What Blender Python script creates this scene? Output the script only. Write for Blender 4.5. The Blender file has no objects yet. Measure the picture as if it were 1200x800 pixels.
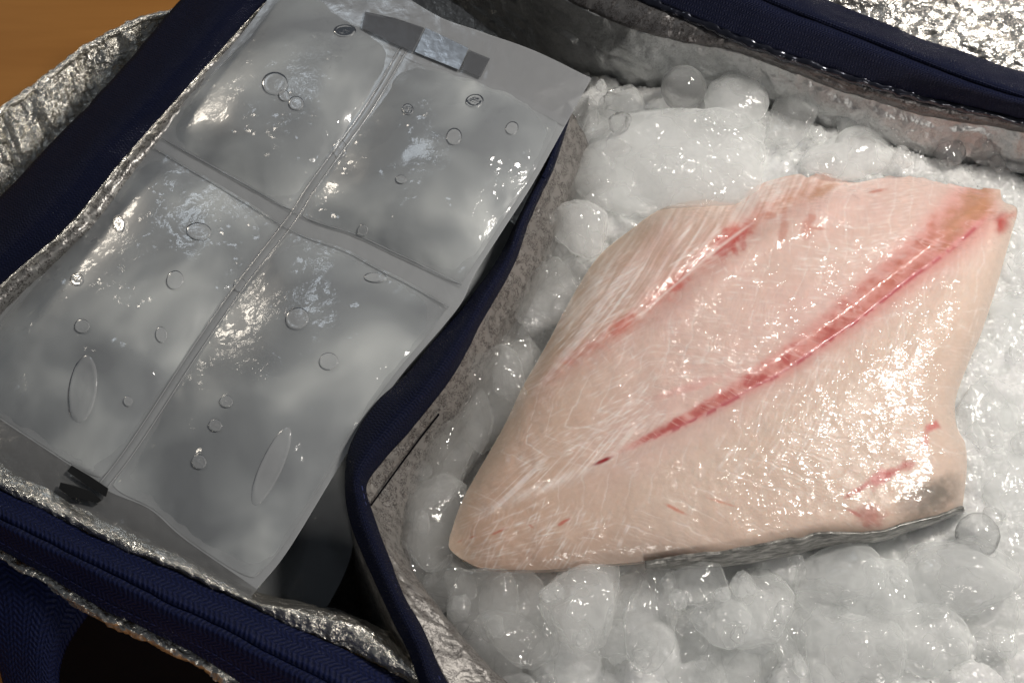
import bpy, bmesh, math, random
import numpy as np
from mathutils import Vector

random.seed(7)
rng = np.random.default_rng(11)
scene = bpy.context.scene
COL = scene.collection

# ------------------------------------------------------------------ camera
HFOV = math.radians(45.0)
TILT = math.radians(30.0)
FOCUS_Z = 0.10
DIST = 0.495
W = 2 * math.tan(HFOV / 2)
CAM = np.array([0.0, -DIST * math.sin(TILT), FOCUS_Z + DIST * math.cos(TILT)])
cam_data = bpy.data.cameras.new('camera')
cam = bpy.data.objects.new('camera', cam_data)
COL.objects.link(cam)
cam.location = CAM
cam.rotation_euler = (TILT, 0, 0)
cam_data.angle = HFOV
cam_data.clip_start = 0.01
cam_data.clip_end = 20
cam_data.dof.use_dof = True
cam_data.dof.focus_distance = 0.485
cam_data.dof.aperture_fstop = 22
scene.camera = cam

# ------------------------------------------------------------------ world, lamps, exposure
world = bpy.data.worlds.new('World')
scene.world = world
world.use_nodes = True
world.node_tree.nodes['Background'].inputs[0].default_value = (0.80, 0.88, 1.0, 1)
world.node_tree.nodes['Background'].inputs[1].default_value = 0.07

def area_lamp(name, loc, target, size, power, color):
    d = bpy.data.lights.new(name, 'AREA')
    d.shape = 'DISK'
    d.size = size
    d.energy = power
    d.color = color
    o = bpy.data.objects.new(name, d)
    COL.objects.link(o)
    o.location = loc
    o.rotation_euler = (Vector(target) - Vector(loc)).to_track_quat('-Z', 'Y').to_euler()
    return o

area_lamp('ceiling_lamp', (0.37, 0.15, 0.57), (0.10, 0.0, 0.08), 0.10, 3.0, (1.0, 0.945, 0.87))
area_lamp('window_light', (-0.36, 0.70, 0.80), (-0.10, 0.05, 0.1), 0.16, 0.35, (0.80, 0.90, 1.0))
area_lamp('left_back_fill', (-0.72, 0.66, 0.52), (-0.25, 0.20, 0.05), 0.14, 0.9, (1.0, 0.90, 0.76))  # added warm fill, brightens the table and foil flap at the left
area_lamp('front_fill', (0.12, -0.75, 0.42), (0.0, -0.1, 0.08), 0.16, 1.2, (1.0, 0.94, 0.87))  # added fill from the front, for foil glints and front-facing ice

scene.view_settings.view_transform = 'Standard'
scene.view_settings.look = 'None'
scene.view_settings.gamma = 1
scene.view_settings.exposure = 0.0
scene.view_settings.use_curve_mapping = False
scene.render.engine = 'CYCLES'
scene.cycles.use_denoising = True
scene.cycles.max_bounces = 24
scene.cycles.transmission_bounces = 10
scene.cycles.diffuse_bounces = 10
scene.cycles.volume_bounces = 14
scene.cycles.transparent_max_bounces = 40
scene.cycles.sample_clamp_indirect = 8
scene.cycles.caustics_refractive = True
scene.cycles.caustics_reflective = False
scene.cycles.blur_glossy = 0.3

# ------------------------------------------------------------------ helpers
ct, st = math.cos(TILT), math.sin(TILT)

def P(px, py, z):
    """points of the horizontal plane z seen along photo coordinates; arrays allowed"""
    px = np.asarray(px, float); py = np.asarray(py, float); z = np.asarray(z, float)
    x = (px - 600) / 1200 * W
    y = -(py - 400) / 1200 * W
    dx, dy, dz = x, y * ct + st, y * st - ct
    t = (z - CAM[2]) / dz
    return np.stack([CAM[0] + t * dx, CAM[1] + t * dy, CAM[2] + t * dz], -1)

def hash2(ix, iy, seed):
    v = np.sin(ix * 127.1 + iy * 311.7 + seed * 74.7) * 43758.5453
    return v - np.floor(v)

def vn(x, y, seed=0):
    x = np.asarray(x, float); y = np.asarray(y, float)
    ix, iy = np.floor(x), np.floor(y)
    fx, fy = x - ix, y - iy
    fx = fx * fx * fx * (fx * (fx * 6 - 15) + 10)
    fy = fy * fy * fy * (fy * (fy * 6 - 15) + 10)
    a = hash2(ix, iy, seed); b = hash2(ix + 1, iy, seed)
    c = hash2(ix, iy + 1, seed); d = hash2(ix + 1, iy + 1, seed)
    return (a * (1 - fx) + b * fx) * (1 - fy) + (c * (1 - fx) + d * fx) * fy * 1.0

def fbm(x, y, seed=0, oct=4):
    s = 0; a = 0.5; n = 0
    for k in range(oct):
        s = s + a * vn(x * 2 ** k, y * 2 ** k, seed + k * 13); n += a; a *= 0.5
    return s / n

def sstep(a, b, x):
    t = np.clip((np.asarray(x, float) - a) / (b - a), 0, 1)
    return t * t * (3 - 2 * t)

def smooth_line(pts, n):
    """Catmull-Rom through the points, n samples spaced by arc length"""
    p = np.array(pts, float)
    if len(p) == 2:
        t = np.linspace(0, 1, n)[:, None]
        return p[0] * (1 - t) + p[1] * t
    q = np.vstack([2 * p[0] - p[1], p, 2 * p[-1] - p[-2]])
    out = []
    for i in range(1, len(q) - 2):
        t = np.linspace(0, 1, 24, endpoint=False)[:, None]
        a, b, c, d = q[i - 1], q[i], q[i + 1], q[i + 2]
        out.append(0.5 * (2 * b + (c - a) * t + (2 * a - 5 * b + 4 * c - d) * t ** 2 + (3 * b - a - 3 * c + d) * t ** 3))
    out.append(p[-1:])
    o = np.vstack(out)
    L = np.concatenate([[0], np.cumsum(np.linalg.norm(np.diff(o[:, :2], axis=0), axis=1))])
    s = np.linspace(0, L[-1], n)
    return np.stack([np.interp(s, L, o[:, k]) for k in range(o.shape[1])], -1)

def thing(name, label, cat, loc=(0, 0, 0), group=None):
    o = bpy.data.objects.new(name, None)
    COL.objects.link(o)
    o.empty_display_size = 0.02
    o.location = loc
    return tag(o, label, cat, group)

def tag(o, label, cat, group=None):
    o['label'] = label; o['category'] = cat
    if group: o['group'] = group
    return o

def link(name, mesh, mat, parent=None):
    o = bpy.data.objects.new(name, mesh)
    COL.objects.link(o)
    if mat is not None and not mesh.materials: mesh.materials.append(mat)
    if parent is not None:
        o.parent = parent
        pl = parent
        off = Vector((0, 0, 0))
        while pl is not None:
            off += pl.location; pl = pl.parent
        o.location = -off                     # vertices are written in world coordinates
    return o

def mesh_from(name, verts, faces, uv=None, smooth=True):
    me = bpy.data.meshes.new(name)
    me.from_pydata(np.asarray(verts).tolist(), [], faces if isinstance(faces, list) else faces.tolist())
    if uv is not None:
        l = me.uv_layers.new(name='UVMap')
        idx = np.zeros(len(me.loops), int); me.loops.foreach_get('vertex_index', idx)
        l.data.foreach_set('uv', np.asarray(uv)[idx].ravel())
    if smooth: me.polygons.foreach_set('use_smooth', [True] * len(me.polygons))
    me.update()
    return me

def grid_faces(nu, nv, flip=False):
    i = np.arange(nu - 1)[:, None]; j = np.arange(nv - 1)[None, :]
    a = i * nv + j; b = (i + 1) * nv + j; c = b + 1; d = a + 1
    f = np.stack([a, d, c, b] if not flip else [a, b, c, d], -1)
    return f.reshape(-1, 4)

def grid_normals(V):
    du = np.gradient(V, axis=0); dv = np.gradient(V, axis=1)
    n = np.cross(du, dv)
    n /= np.linalg.norm(n, axis=-1, keepdims=True) + 1e-12
    n *= np.sign(n[..., 2:3] + 1e-9)
    return n

def sheet(name, lines, nu, nv, mat, parent=None, bulge=0.0, disp=None, thick=0.0015, profile=None, up=1):
    """a cloth-like strip running through several lines (px, py, z), with real thickness"""
    L = np.stack([smooth_line(l, nu) for l in lines], 1)          # nu, k, 3
    k = L.shape[1]
    t = np.linspace(0, k - 1, nv)
    if k > 2:
        G = np.stack([smooth_line_param(L[i], t) for i in range(nu)], 0)
    else:
        tt = (t / (k - 1))[None, :, None]
        G = L[:, :1] * (1 - tt) + L[:, 1:] * tt
    v = np.linspace(0, 1, nv)[None, :]
    z = G[..., 2] + bulge * np.sin(np.pi * v) ** 0.7
    if profile is not None: z = z + profile(v)
    V = P(G[..., 0], G[..., 1], z)
    su = np.concatenate([[0], np.cumsum(np.linalg.norm(np.diff(V.mean(1), axis=0), axis=1))])
    sv = np.concatenate([[0], np.cumsum(np.linalg.norm(np.diff(V.mean(0), axis=0), axis=1))])
    U = np.broadcast_to(su[:, None], V.shape[:2]); Vv = np.broadcast_to(sv[None, :], V.shape[:2])
    if disp is not None:
        V = V + grid_normals(V) * disp(U, Vv)[..., None]
    me = mesh_from(name, V.reshape(-1, 3), grid_faces(nu, nv), np.stack([U, Vv], -1).reshape(-1, 2))
    o = link(name, me, mat, parent)
    if thick:
        m = o.modifiers.new('thickness', 'SOLIDIFY'); m.thickness = thick; m.offset = 0
    return o, V

def smooth_line_param(p, t):
    q = np.vstack([2 * p[0] - p[1], p, 2 * p[-1] - p[-2]])
    i = np.clip(np.floor(t).astype(int), 0, len(p) - 2); f = (t - i)[:, None]
    a, b, c, d = q[i], q[i + 1], q[i + 2], q[i + 3]
    return 0.5 * (2 * b + (c - a) * f + (2 * a - 5 * b + 4 * c - d) * f ** 2 + (3 * b - a - 3 * c + d) * f ** 3)

# ------------------------------------------------------------------ materials
class NT:
    def __init__(self, name):
        self.m = bpy.data.materials.new(name); self.m.use_nodes = True
        self.n = self.m.node_tree.nodes; self.l = self.m.node_tree.links
        self.b = self.n['Principled BSDF']; self.out = self.n['Material Output']
    def add(self, t, **kw):
        n = self.n.new(t)
        for k, v in kw.items(): setattr(n, k, v)
        return n
    def set(self, **kw):
        for k, v in kw.items():
            self.b.inputs[k.replace('_', ' ')].default_value = v
    def math(self, op, a, b=None, c=None):
        n = self.add('ShaderNodeMath', operation=op)
        for i, x in enumerate((a, b, c)):
            if x is None: continue
            if isinstance(x, (int, float)): n.inputs[i].default_value = x
            else: self.l.new(x, n.inputs[i])
        return n.outputs[0]
    def noise(self, scale, detail=3, rough=0.55, dist=0.0, co=None):
        n = self.add('ShaderNodeTexNoise')
        n.inputs['Scale'].default_value = scale; n.inputs['Detail'].default_value = detail
        n.inputs['Roughness'].default_value = rough; n.inputs['Distortion'].default_value = dist
        self.l.new(co if co is not None else self.coord(), n.inputs['Vector'])
        return n.outputs[0]
    def voro(self, scale, feature='F1', co=None):
        n = self.add('ShaderNodeTexVoronoi', feature=feature)
        n.inputs['Scale'].default_value = scale
        self.l.new(co if co is not None else self.coord(), n.inputs['Vector'])
        return n.outputs[0]
    def coord(self, kind='Object'):
        if not hasattr(self, '_tc'): self._tc = self.add('ShaderNodeTexCoord')
        return self._tc.outputs[kind]
    def ramp(self, f, stops):
        r = self.add('ShaderNodeValToRGB')
        while len(r.color_ramp.elements) < len(stops): r.color_ramp.elements.new(0.5)
        for e, (p, c) in zip(r.color_ramp.elements, stops):
            e.position = p; e.color = c if len(c) == 4 else (*c, 1)
        self.l.new(f, r.inputs[0]); return r.outputs[0]
    def bump(self, h, strength, dist, prev=None):
        b = self.add('ShaderNodeBump'); b.inputs['Strength'].default_value = strength
        b.inputs['Distance'].default_value = dist
        self.l.new(h, b.inputs['Height'])
        if prev is not None: self.l.new(prev, b.inputs['Normal'])
        return b.outputs[0]
    def facets(self, scale, tilt, co, mask=None):
        """tiny flat facets, each turned a little its own way: wet sparkle"""
        n = self.add('ShaderNodeTexNoise'); n.inputs['Scale'].default_value = scale * 0.7; n.inputs['Detail'].default_value = 2
        self.l.new(co, n.inputs['Vector'])
        w = self.add('ShaderNodeVectorMath', operation='MULTIPLY_ADD')
        self.l.new(n.outputs[1], w.inputs[0]); w.inputs[1].default_value = (1.2 / scale,) * 3; self.l.new(co, w.inputs[2])
        v = self.add('ShaderNodeTexVoronoi'); v.inputs['Scale'].default_value = scale
        self.l.new(w.outputs[0], v.inputs['Vector'])
        s = self.add('ShaderNodeVectorMath', operation='SUBTRACT'); self.l.new(v.outputs['Color'], s.inputs[0]); s.inputs[1].default_value = (0.5,) * 3
        k = self.add('ShaderNodeVectorMath', operation='SCALE'); self.l.new(s.outputs[0], k.inputs[0])
        if mask is None: k.inputs['Scale'].default_value = tilt
        else: self.l.new(self.math('MULTIPLY', mask, tilt), k.inputs['Scale'])
        g = self.add('ShaderNodeNewGeometry')
        a = self.add('ShaderNodeVectorMath', operation='ADD'); self.l.new(k.outputs[0], a.inputs[0]); self.l.new(g.outputs['Normal'], a.inputs[1])
        z = self.add('ShaderNodeVectorMath', operation='NORMALIZE'); self.l.new(a.outputs[0], z.inputs[0])
        return z.outputs[0]
    def to(self, sock, inp): self.l.new(sock, self.b.inputs[inp])

def mat_foil(name, crinkle=1.0, tint=(0.80, 0.77, 0.72), rough=0.27, cell=330):
    t = NT(name)
    t.set(Metallic=0.92, Roughness=rough)
    w = t.noise(60, 2)
    v = t.voro(cell, 'SMOOTH_F1')
    n = t.noise(cell * 1.5, 3, 0.6, 1.2)
    nb = t.noise(90, 3, 0.5, 0.6)
    b1 = t.bump(nb, 0.5 * crinkle, 0.004)
    b2 = t.bump(v, 0.55 * crinkle, 0.0016, b1)
    b3 = t.bump(n, 0.6 * crinkle, 0.0011, b2)
    t.to(b3, 'Normal')
    c = t.ramp(w, [(0.3, tuple(x * 0.85 for x in tint)), (0.7, tint)])
    t.to(c, 'Base Color')
    return t.m

def mat_lining(name, tint=(0.40, 0.39, 0.375), crease_dark=1.0, metal=0.65, rough=0.36):
    """matt aluminised lining; dark reflections in its short creases are painted on"""
    t = NT(name)
    t.set(Metallic=metal, Roughness=rough)
    co = t.coord('UV')
    n = t.noise(640, 2, 0.5, 1.6, co)
    cr = t.math('ABSOLUTE', t.math('SUBTRACT', n, 0.5))
    line = t.ramp(cr, [(0.0, (1, 1, 1)), (0.03, (1, 1, 1)), (0.065, (0, 0, 0))])
    patch = t.ramp(t.noise(260, 2, 0.5, 0, co), [(0.42, (0, 0, 0)), (0.5, (1, 1, 1))])
    m = t.math('MULTIPLY', t.math('MULTIPLY', line, patch), crease_dark)
    mix = t.add('ShaderNodeMix', data_type='RGBA')
    t.l.new(m, mix.inputs[0])
    base = t.ramp(t.noise(45, 3), [(0.3, tuple(x * 0.8 for x in tint)), (0.7, tint)])
    t.l.new(base, mix.inputs[6]); mix.inputs[7].default_value = (0.07, 0.062, 0.06, 1)  # dark crease reflections painted into the colour
    t.to(mix.outputs[2], 'Base Color')
    b = t.bump(t.noise(110, 3, 0.55, 0.5), 0.5, 0.003)
    b = t.bump(m, -0.7, 0.0007, b)
    b = t.bump(t.noise(700, 2), 0.3, 0.0005, b)
    t.to(b, 'Normal')
    return t.m

def mat_weave(name, pitch=0.0021, row=0.0036, color=(0.0042, 0.0080, 0.040)):
    t = NT(name)
    t.set(Roughness=0.62)
    t.b.inputs['Specular IOR Level'].default_value = 0.18
    nz = t.add('ShaderNodeTexNoise'); nz.inputs['Scale'].default_value = 260; nz.inputs['Detail'].default_value = 3
    t.l.new(t.coord('UV'), nz.inputs['Vector'])
    wv = t.add('ShaderNodeVectorMath', operation='MULTIPLY_ADD'); t.l.new(nz.outputs[1], wv.inputs[0])
    wv.inputs[1].default_value = (pitch * 0.9, row * 0.35, 0); t.l.new(t.coord('UV'), wv.inputs[2])
    sep = t.add('ShaderNodeSeparateXYZ'); t.l.new(wv.outputs[0], sep.inputs[0])
    u, v = sep.outputs[0], sep.outputs[1]
    tri = t.math('PINGPONG', v, row)
    ph = t.math('MULTIPLY', t.math('ADD', u, t.math('MULTIPLY', tri, 0.75)), 2 * math.pi / pitch)
    s1 = t.math('SINE', ph)
    s2 = t.math('SINE', t.math('MULTIPLY', v, 2 * math.pi / (row * 0.5)))
    h = t.math('ADD', t.math('MULTIPLY', s1, 0.35), t.math('MULTIPLY', s2, 0.2))
    h = t.math('ADD', h, t.math('MULTIPLY', t.noise(1500, 2, co=t.coord('UV')), 0.8))
    t.to(t.bump(h, 0.9, 0.00045), 'Normal')
    c = t.ramp(t.math('ADD', t.math('MULTIPLY', h, 0.5), 0.35), [(0.1, tuple(x * 0.45 for x in color)), (0.8, tuple(x * 1.35 for x in color))])
    t.to(c, 'Base Color')
    return t.m

def mat_ice(name, glass=0.5, clear=0.25, base=(0.86, 0.895, 0.88), rough=0.16, grain=1.0, sss=0.013):
    """part clouded (scattering), part glassy, part clear enough to see the neighbours through"""
    t = NT(name)
    geo = t.add('ShaderNodeNewGeometry'); co = geo.outputs['Position']
    t.set(Roughness=rough, IOR=1.31)
    t.b.inputs['Subsurface Weight'].default_value = 1.0
    t.b.inputs['Subsurface Radius'].default_value = (sss, sss, sss * 1.03)
    t.b.inputs['Subsurface Scale'].default_value = 1.0
    c = t.ramp(t.noise(110, 4, 0.6, co=co), [(0.3, tuple(x * 0.86 for x in base)), (0.7, base)])
    t.to(c, 'Base Color')
    gm = t.ramp(t.noise(60, 2, co=co), [(0.40, (0.10,) * 3), (0.62, (1,) * 3)])      # grain sits in patches
    n1 = t.math('MULTIPLY', t.noise(700, 4, 0.65, co=co), gm)
    b = t.bump(t.noise(190, 3, 0.5, co=co), 1.0, 0.0007 * grain)
    b = t.bump(n1, 1.0, 0.0005 * grain, b)
    t.to(b, 'Normal')
    rr = t.ramp(t.noise(140, 2, co=co), [(0.35, (rough * 0.5,) * 3), (0.7, (rough * 1.6,) * 3)])
    t.to(rr, 'Roughness')
    g = t.add('ShaderNodeBsdfGlass'); g.inputs['IOR'].default_value = 1.25
    g.inputs['Color'].default_value = (0.95, 0.965, 0.96, 1)
    t.l.new(rr, g.inputs['Roughness']); t.l.new(b, g.inputs['Normal'])
    f = t.ramp(t.noise(70, 3, 0.6, 0.4, co=co), [(0.35, (glass * 0.6,) * 3), (0.7, (min(1, glass * 1.3),) * 3)])
    m1 = t.add('ShaderNodeMixShader'); t.l.new(f, m1.inputs[0])
    t.l.new(t.b.outputs[0], m1.inputs[1]); t.l.new(g.outputs[0], m1.inputs[2])
    tr = t.add('ShaderNodeBsdfTransparent'); tr.inputs[0].default_value = (0.96, 0.97, 0.965, 1)
    lw = t.add('ShaderNodeLayerWeight'); lw.inputs[0].default_value = 0.35
    cl = t.ramp(lw.outputs['Facing'], [(0.0, (clear,) * 3), (0.55, (clear * 0.85,) * 3), (1.0, (clear * 0.35,) * 3)])
    m2 = t.add('ShaderNodeMixShader'); t.l.new(cl, m2.inputs[0])
    t.l.new(m1.outputs[0], m2.inputs[1]); t.l.new(tr.outputs[0], m2.inputs[2])
    gs = t.add('ShaderNodeBsdfGlossy'); gs.inputs['Roughness'].default_value = 0.10
    fr = t.add('ShaderNodeFresnel'); fr.inputs[0].default_value = 1.36
    n2 = t.facets(1000, 1.05, co, gm)
    t.l.new(n2, gs.inputs['Normal']); t.l.new(n2, fr.inputs['Normal'])
    m3 = t.add('ShaderNodeMixShader'); t.l.new(fr.outputs[0], m3.inputs[0])
    t.l.new(m2.outputs[0], m3.inputs[1]); t.l.new(gs.outputs[0], m3.inputs[2])
    t.l.new(m3.outputs[0], t.out.inputs[0])
    return t.m

def mat_clear_film(name, milk=0.18, tint=(0.80, 0.81, 0.82)):
    t = NT(name)
    tr = t.add('ShaderNodeBsdfTransparent'); tr.inputs[0].default_value = (0.93, 0.935, 0.94, 1)
    gl = t.add('ShaderNodeBsdfGlossy'); gl.inputs['Roughness'].default_value = 0.16
    df = t.add('ShaderNodeBsdfDiffuse'); df.inputs[0].default_value = (*tint, 1)
    fr = t.add('ShaderNodeFresnel'); fr.inputs[0].default_value = 1.28
    b = t.bump(t.noise(90, 2, 0.5, 0.5), 1.0, 0.00025)
    b = t.bump(t.noise(500, 2), 0.10, 0.0004, b)
    for n in (gl, df, fr): t.l.new(b, n.inputs['Normal'])
    m1 = t.add('ShaderNodeMixShader'); m1.inputs[0].default_value = milk
    t.l.new(tr.outputs[0], m1.inputs[1]); t.l.new(df.outputs[0], m1.inputs[2])
    m2 = t.add('ShaderNodeMixShader')
    t.l.new(fr.outputs[0], m2.inputs[0]); t.l.new(m1.outputs[0], m2.inputs[1]); t.l.new(gl.outputs[0], m2.inputs[2])
    t.l.new(m2.outputs[0], t.out.inputs[0])
    t.n.remove(t.b)
    return t.m

def mat_gel(name, k=1.0):
    """frozen clouded ice under clear film"""
    t = NT(name)
    t.set(Roughness=0.35, IOR=1.31)
    t.b.inputs['Subsurface Weight'].default_value = 0.45
    t.b.inputs['Subsurface Radius'].default_value = (0.012, 0.012, 0.0125)
    t.b.inputs['Transmission Weight'].default_value = 0.12
    t.b.inputs['Coat Weight'].default_value = 0.9
    t.b.inputs['Coat Roughness'].default_value = 0.10
    t.b.inputs['Coat IOR'].default_value = 1.48
    c = t.ramp(t.noise(27, 2, 0.45, 0.5), [(0.34, tuple(k * x for x in (0.30, 0.316, 0.332))), (0.52, tuple(k * x for x in (0.41, 0.432, 0.445))),
                                          (0.75, tuple(k * x for x in (0.68, 0.705, 0.70)))])
    t.to(c, 'Base Color')
    gm2 = t.ramp(t.noise(48, 2), [(0.52, (0,) * 3), (0.66, (1,) * 3)])
    b = t.bump(t.noise(75, 3, 0.5, 0.6), 1.0, 0.0006, t.facets(560, 0.8, t.coord('Object'), gm2))
    wr = t.noise(330, 3, 0.6, 1.0)
    gm = t.ramp(t.noise(55, 2), [(0.48, (0.08,) * 3), (0.62, (1,) * 3)])
    b = t.bump(t.math('MULTIPLY', wr, gm), 1.0, 0.0003, b)
    t.to(b, 'Coat Normal'); 
    t.to(t.bump(t.noise(40, 2), 0.3, 0.002), 'Normal')
    return t.m

def mat_plain(name, color, rough=0.5, metal=0.0, coat=0.0):
    t = NT(name)
    t.set(Roughness=rough, Metallic=metal)
    t.b.inputs['Coat Weight'].default_value = coat
    c = t.ramp(t.noise(120, 3), [(0.3, tuple(x * 0.8 for x in color)), (0.7, color)])
    t.to(c, 'Base Color')
    return t.m

def mat_flesh():
    t = NT('fish_flesh')
    a = t.add('ShaderNodeVertexColor'); a.layer_name = 'flesh'
    t.to(a.outputs[0], 'Base Color')
    t.set(Roughness=0.30, IOR=1.38)
    t.b.inputs['Subsurface Weight'].default_value = 0.5
    t.b.inputs['Subsurface Radius'].default_value = (0.004, 0.0026, 0.002)
    t.b.inputs['Subsurface Scale'].default_value = 0.7
    t.b.inputs['Coat Weight'].default_value = 0.8
    t.b.inputs['Coat IOR'].default_value = 1.42
    t.b.inputs['Coat Roughness'].default_value = 0.07
    t.b.inputs['Specular IOR Level'].default_value = 0.15
    gm = t.ramp(t.noise(85, 3), [(0.48, (0.14,) * 3), (0.66, (1,) * 3)])
    mp = t.add('ShaderNodeMapping'); mp.inputs['Rotation'].default_value = (0, 0, -0.75); mp.inputs['Scale'].default_value = (480, 1500, 1000)
    t.l.new(t.coord('Object'), mp.inputs[0])
    h = t.math('MULTIPLY', t.noise(1.0, 3, 0.6, 0.9, mp.outputs[0]), gm)
    b = t.bump(t.noise(230, 2, 0.5, 0.4), 1.0, 0.0005, t.facets(1.0, 0.85, mp.outputs[0], gm))
    b = t.bump(h, 1.0, 0.00015, b)
    t.to(b, 'Coat Normal')
    t.to(t.bump(t.noise(500, 3), 1.0, 0.00012), 'Normal')
    return t.m

def mat_skin():
    t = NT('fish_skin')
    t.set(Roughness=0.28, Metallic=0.15)
    t.b.inputs['Coat Weight'].default_value = 0.6
    t.b.inputs['Coat Roughness'].default_value = 0.12
    mp = t.add('ShaderNodeMapping'); mp.inputs['Scale'].default_value = (160, 900, 1)
    mp.inputs['Rotation'].default_value = (0, 0, 0.6)
    t.l.new(t.coord('UV'), mp.inputs[0])
    n = t.noise(1.0, 4, 0.65, 0.5, mp.outputs[0])
    t.to(t.ramp(n, [(0.30, (0.05, 0.05, 0.047)), (0.48, (0.20, 0.195, 0.18)), (0.70, (0.48, 0.46, 0.43))]), 'Base Color')
    t.to(t.bump(t.noise(700, 3), 1.0, 0.00025), 'Normal')
    return t.m

def mat_wood():
    t = NT('table_wood')
    t.set(Roughness=0.6)
    t.b.inputs['Specular IOR Level'].default_value = 0.25
    mp = t.add('ShaderNodeMapping'); mp.inputs['Scale'].default_value = (6, 60, 6)
    mp.inputs['Rotation'].default_value = (0, 0, 0.5)
    t.l.new(t.coord('Object'), mp.inputs[0])
    n = t.noise(1.0, 4, 0.6, 0.6, mp.outputs[0])
    t.to(t.ramp(n, [(0.25, (0.46, 0.19, 0.038)), (0.75, (0.56, 0.245, 0.055))]), 'Base Color')
    t.to(t.bump(n, 0.1, 0.001), 'Normal')
    return t.m

M_foil = mat_foil('crinkled_silver_foil')
M_foil_fine = mat_foil('fine_silver_foil', 1.1, (0.82, 0.79, 0.72), 0.24, 420)
M_lining = mat_lining('silver_lining')
M_navy = mat_weave('navy_herringbone_tape')
M_navy_fine = mat_weave('navy_twill_tape', 0.0013, 0.0010, (0.0020, 0.0042, 0.022))
def mat_cloud_ice(name, density=110., grain=0.12, color=(0.997, 1.0, 0.998), bump=1.0, refr=0.0):
    """clear wet surface round a cloudy, light scattering body"""
    t = NT(name)
    geo = t.add('ShaderNodeNewGeometry'); co = geo.outputs['Position']
    tr = t.add('ShaderNodeBsdfTransparent'); tr.inputs[0].default_value = (1, 1, 1, 1)
    gs = t.add('ShaderNodeBsdfGlossy'); gs.inputs['Roughness'].default_value = 0.06
    rf = t.add('ShaderNodeBsdfRefraction'); rf.inputs['IOR'].default_value = 1.15; rf.inputs['Roughness'].default_value = 0.15
    df = t.add('ShaderNodeBsdfDiffuse'); df.inputs[0].default_value = (0.96, 0.975, 0.97, 1)
    tl = t.add('ShaderNodeBsdfTranslucent'); tl.inputs[0].default_value = (0.96, 0.975, 0.97, 1)
    dm = t.add('ShaderNodeMixShader'); dm.inputs[0].default_value = 0.4; t.l.new(df.outputs[0], dm.inputs[1]); t.l.new(tl.outputs[0], dm.inputs[2])
    fr = t.add('ShaderNodeFresnel'); fr.inputs[0].default_value = 1.26
    gm = t.ramp(t.noise(60, 2, co=co), [(0.36, (0.08,) * 3), (0.54, (1,) * 3)])
    b = t.bump(t.noise(170, 3, 0.5, co=co), 1.0, 0.0008 * bump)
    b = t.bump(t.math('MULTIPLY', t.noise(430, 3, 0.6, 0.3, co=co), gm), 1.0, 0.00042 * bump, b)
    for n in (df, rf): t.l.new(b, n.inputs['Normal'])
    fac = t.facets(1050, 1.05, co, t.ramp(t.noise(75, 3, co=co), [(0.46, (0.03,) * 3), (0.62, (1,) * 3)]))
    b2 = t.add('ShaderNodeBump'); b2.inputs['Distance'].default_value = 0.0009 * bump
    t.l.new(t.noise(170, 3, 0.5, co=co), b2.inputs['Height']); t.l.new(fac, b2.inputs['Normal'])
    t.l.new(b2.outputs[0], gs.inputs['Normal'])
    lw = t.add('ShaderNodeLayerWeight'); lw.inputs[0].default_value = 0.5
    rim = t.math('MULTIPLY', t.math('POWER', lw.outputs['Facing'], 3.0), 0.30)      # bright outline in place of refracted light, mixed in by facing
    m0 = t.add('ShaderNodeMixShader'); m0.inputs[0].default_value = refr
    t.l.new(tr.outputs[0], m0.inputs[1]); t.l.new(rf.outputs[0], m0.inputs[2])
    m1 = t.add('ShaderNodeMixShader')
    t.l.new(t.math('ADD', t.math('MULTIPLY', t.math('ADD', gm, 0.35), grain), rim), m1.inputs[0])
    t.l.new(m0.outputs[0], m1.inputs[1]); t.l.new(dm.outputs[0], m1.inputs[2])
    m2 = t.add('ShaderNodeMixShader'); m2.inputs[0].default_value = 0.04
    t.l.new(m1.outputs[0], m2.inputs[1]); t.l.new(gs.outputs[0], m2.inputs[2])
    t.l.new(m2.outputs[0], t.out.inputs[0])
    t.n.remove(fr)
    v = t.add('ShaderNodeVolumeScatter'); v.inputs['Density'].default_value = density; v.inputs['Anisotropy'].default_value = 0.2
    v.inputs['Color'].default_value = (*color, 1)
    t.l.new(v.outputs[0], t.out.inputs['Volume'])
    t.n.remove(t.b)
    return t.m
M_ice = [mat_cloud_ice('cloudy_ice', 30., 0.09, refr=0.12), mat_cloud_ice('frosted_ice', 75., 0.24, bump=1.2),
         mat_cloud_ice('clear_ice', 20., 0.06, refr=0.65), mat_cloud_ice('dull_ice', 38., 0.05, (0.94, 0.945, 0.915), refr=0.1)]
M_bed = mat_ice('slushy_ice', 0.15, 0.0, (0.965, 0.98, 0.97), rough=0.20, grain=1.3)
M_gel = mat_gel('frozen_gel')
M_film = mat_clear_film('clear_film')
M_bubble = mat_clear_film('air_bubble_film', 0.20, (0.92, 0.93, 0.94))
M_black = mat_plain('black_print', (0.006, 0.006, 0.006), 0.35, 0, 0.4)
M_dark = mat_clear_film('smoky_reflection', 0.42, (0.17, 0.175, 0.19))
M_silver = mat_foil('bright_reflection', 0.12, (0.88, 0.91, 0.95), 0.30, 260)
M_thread = mat_plain('navy_thread', (0.02, 0.03, 0.13), 0.5)
M_flesh = mat_flesh()
M_skin = mat_skin()
M_inside = mat_plain('black_nylon', (0.004, 0.004, 0.006), 0.85)
M_inside.node_tree.nodes['Principled BSDF'].inputs['Specular IOR Level'].default_value = 0.08
M_wood = mat_wood()

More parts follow.
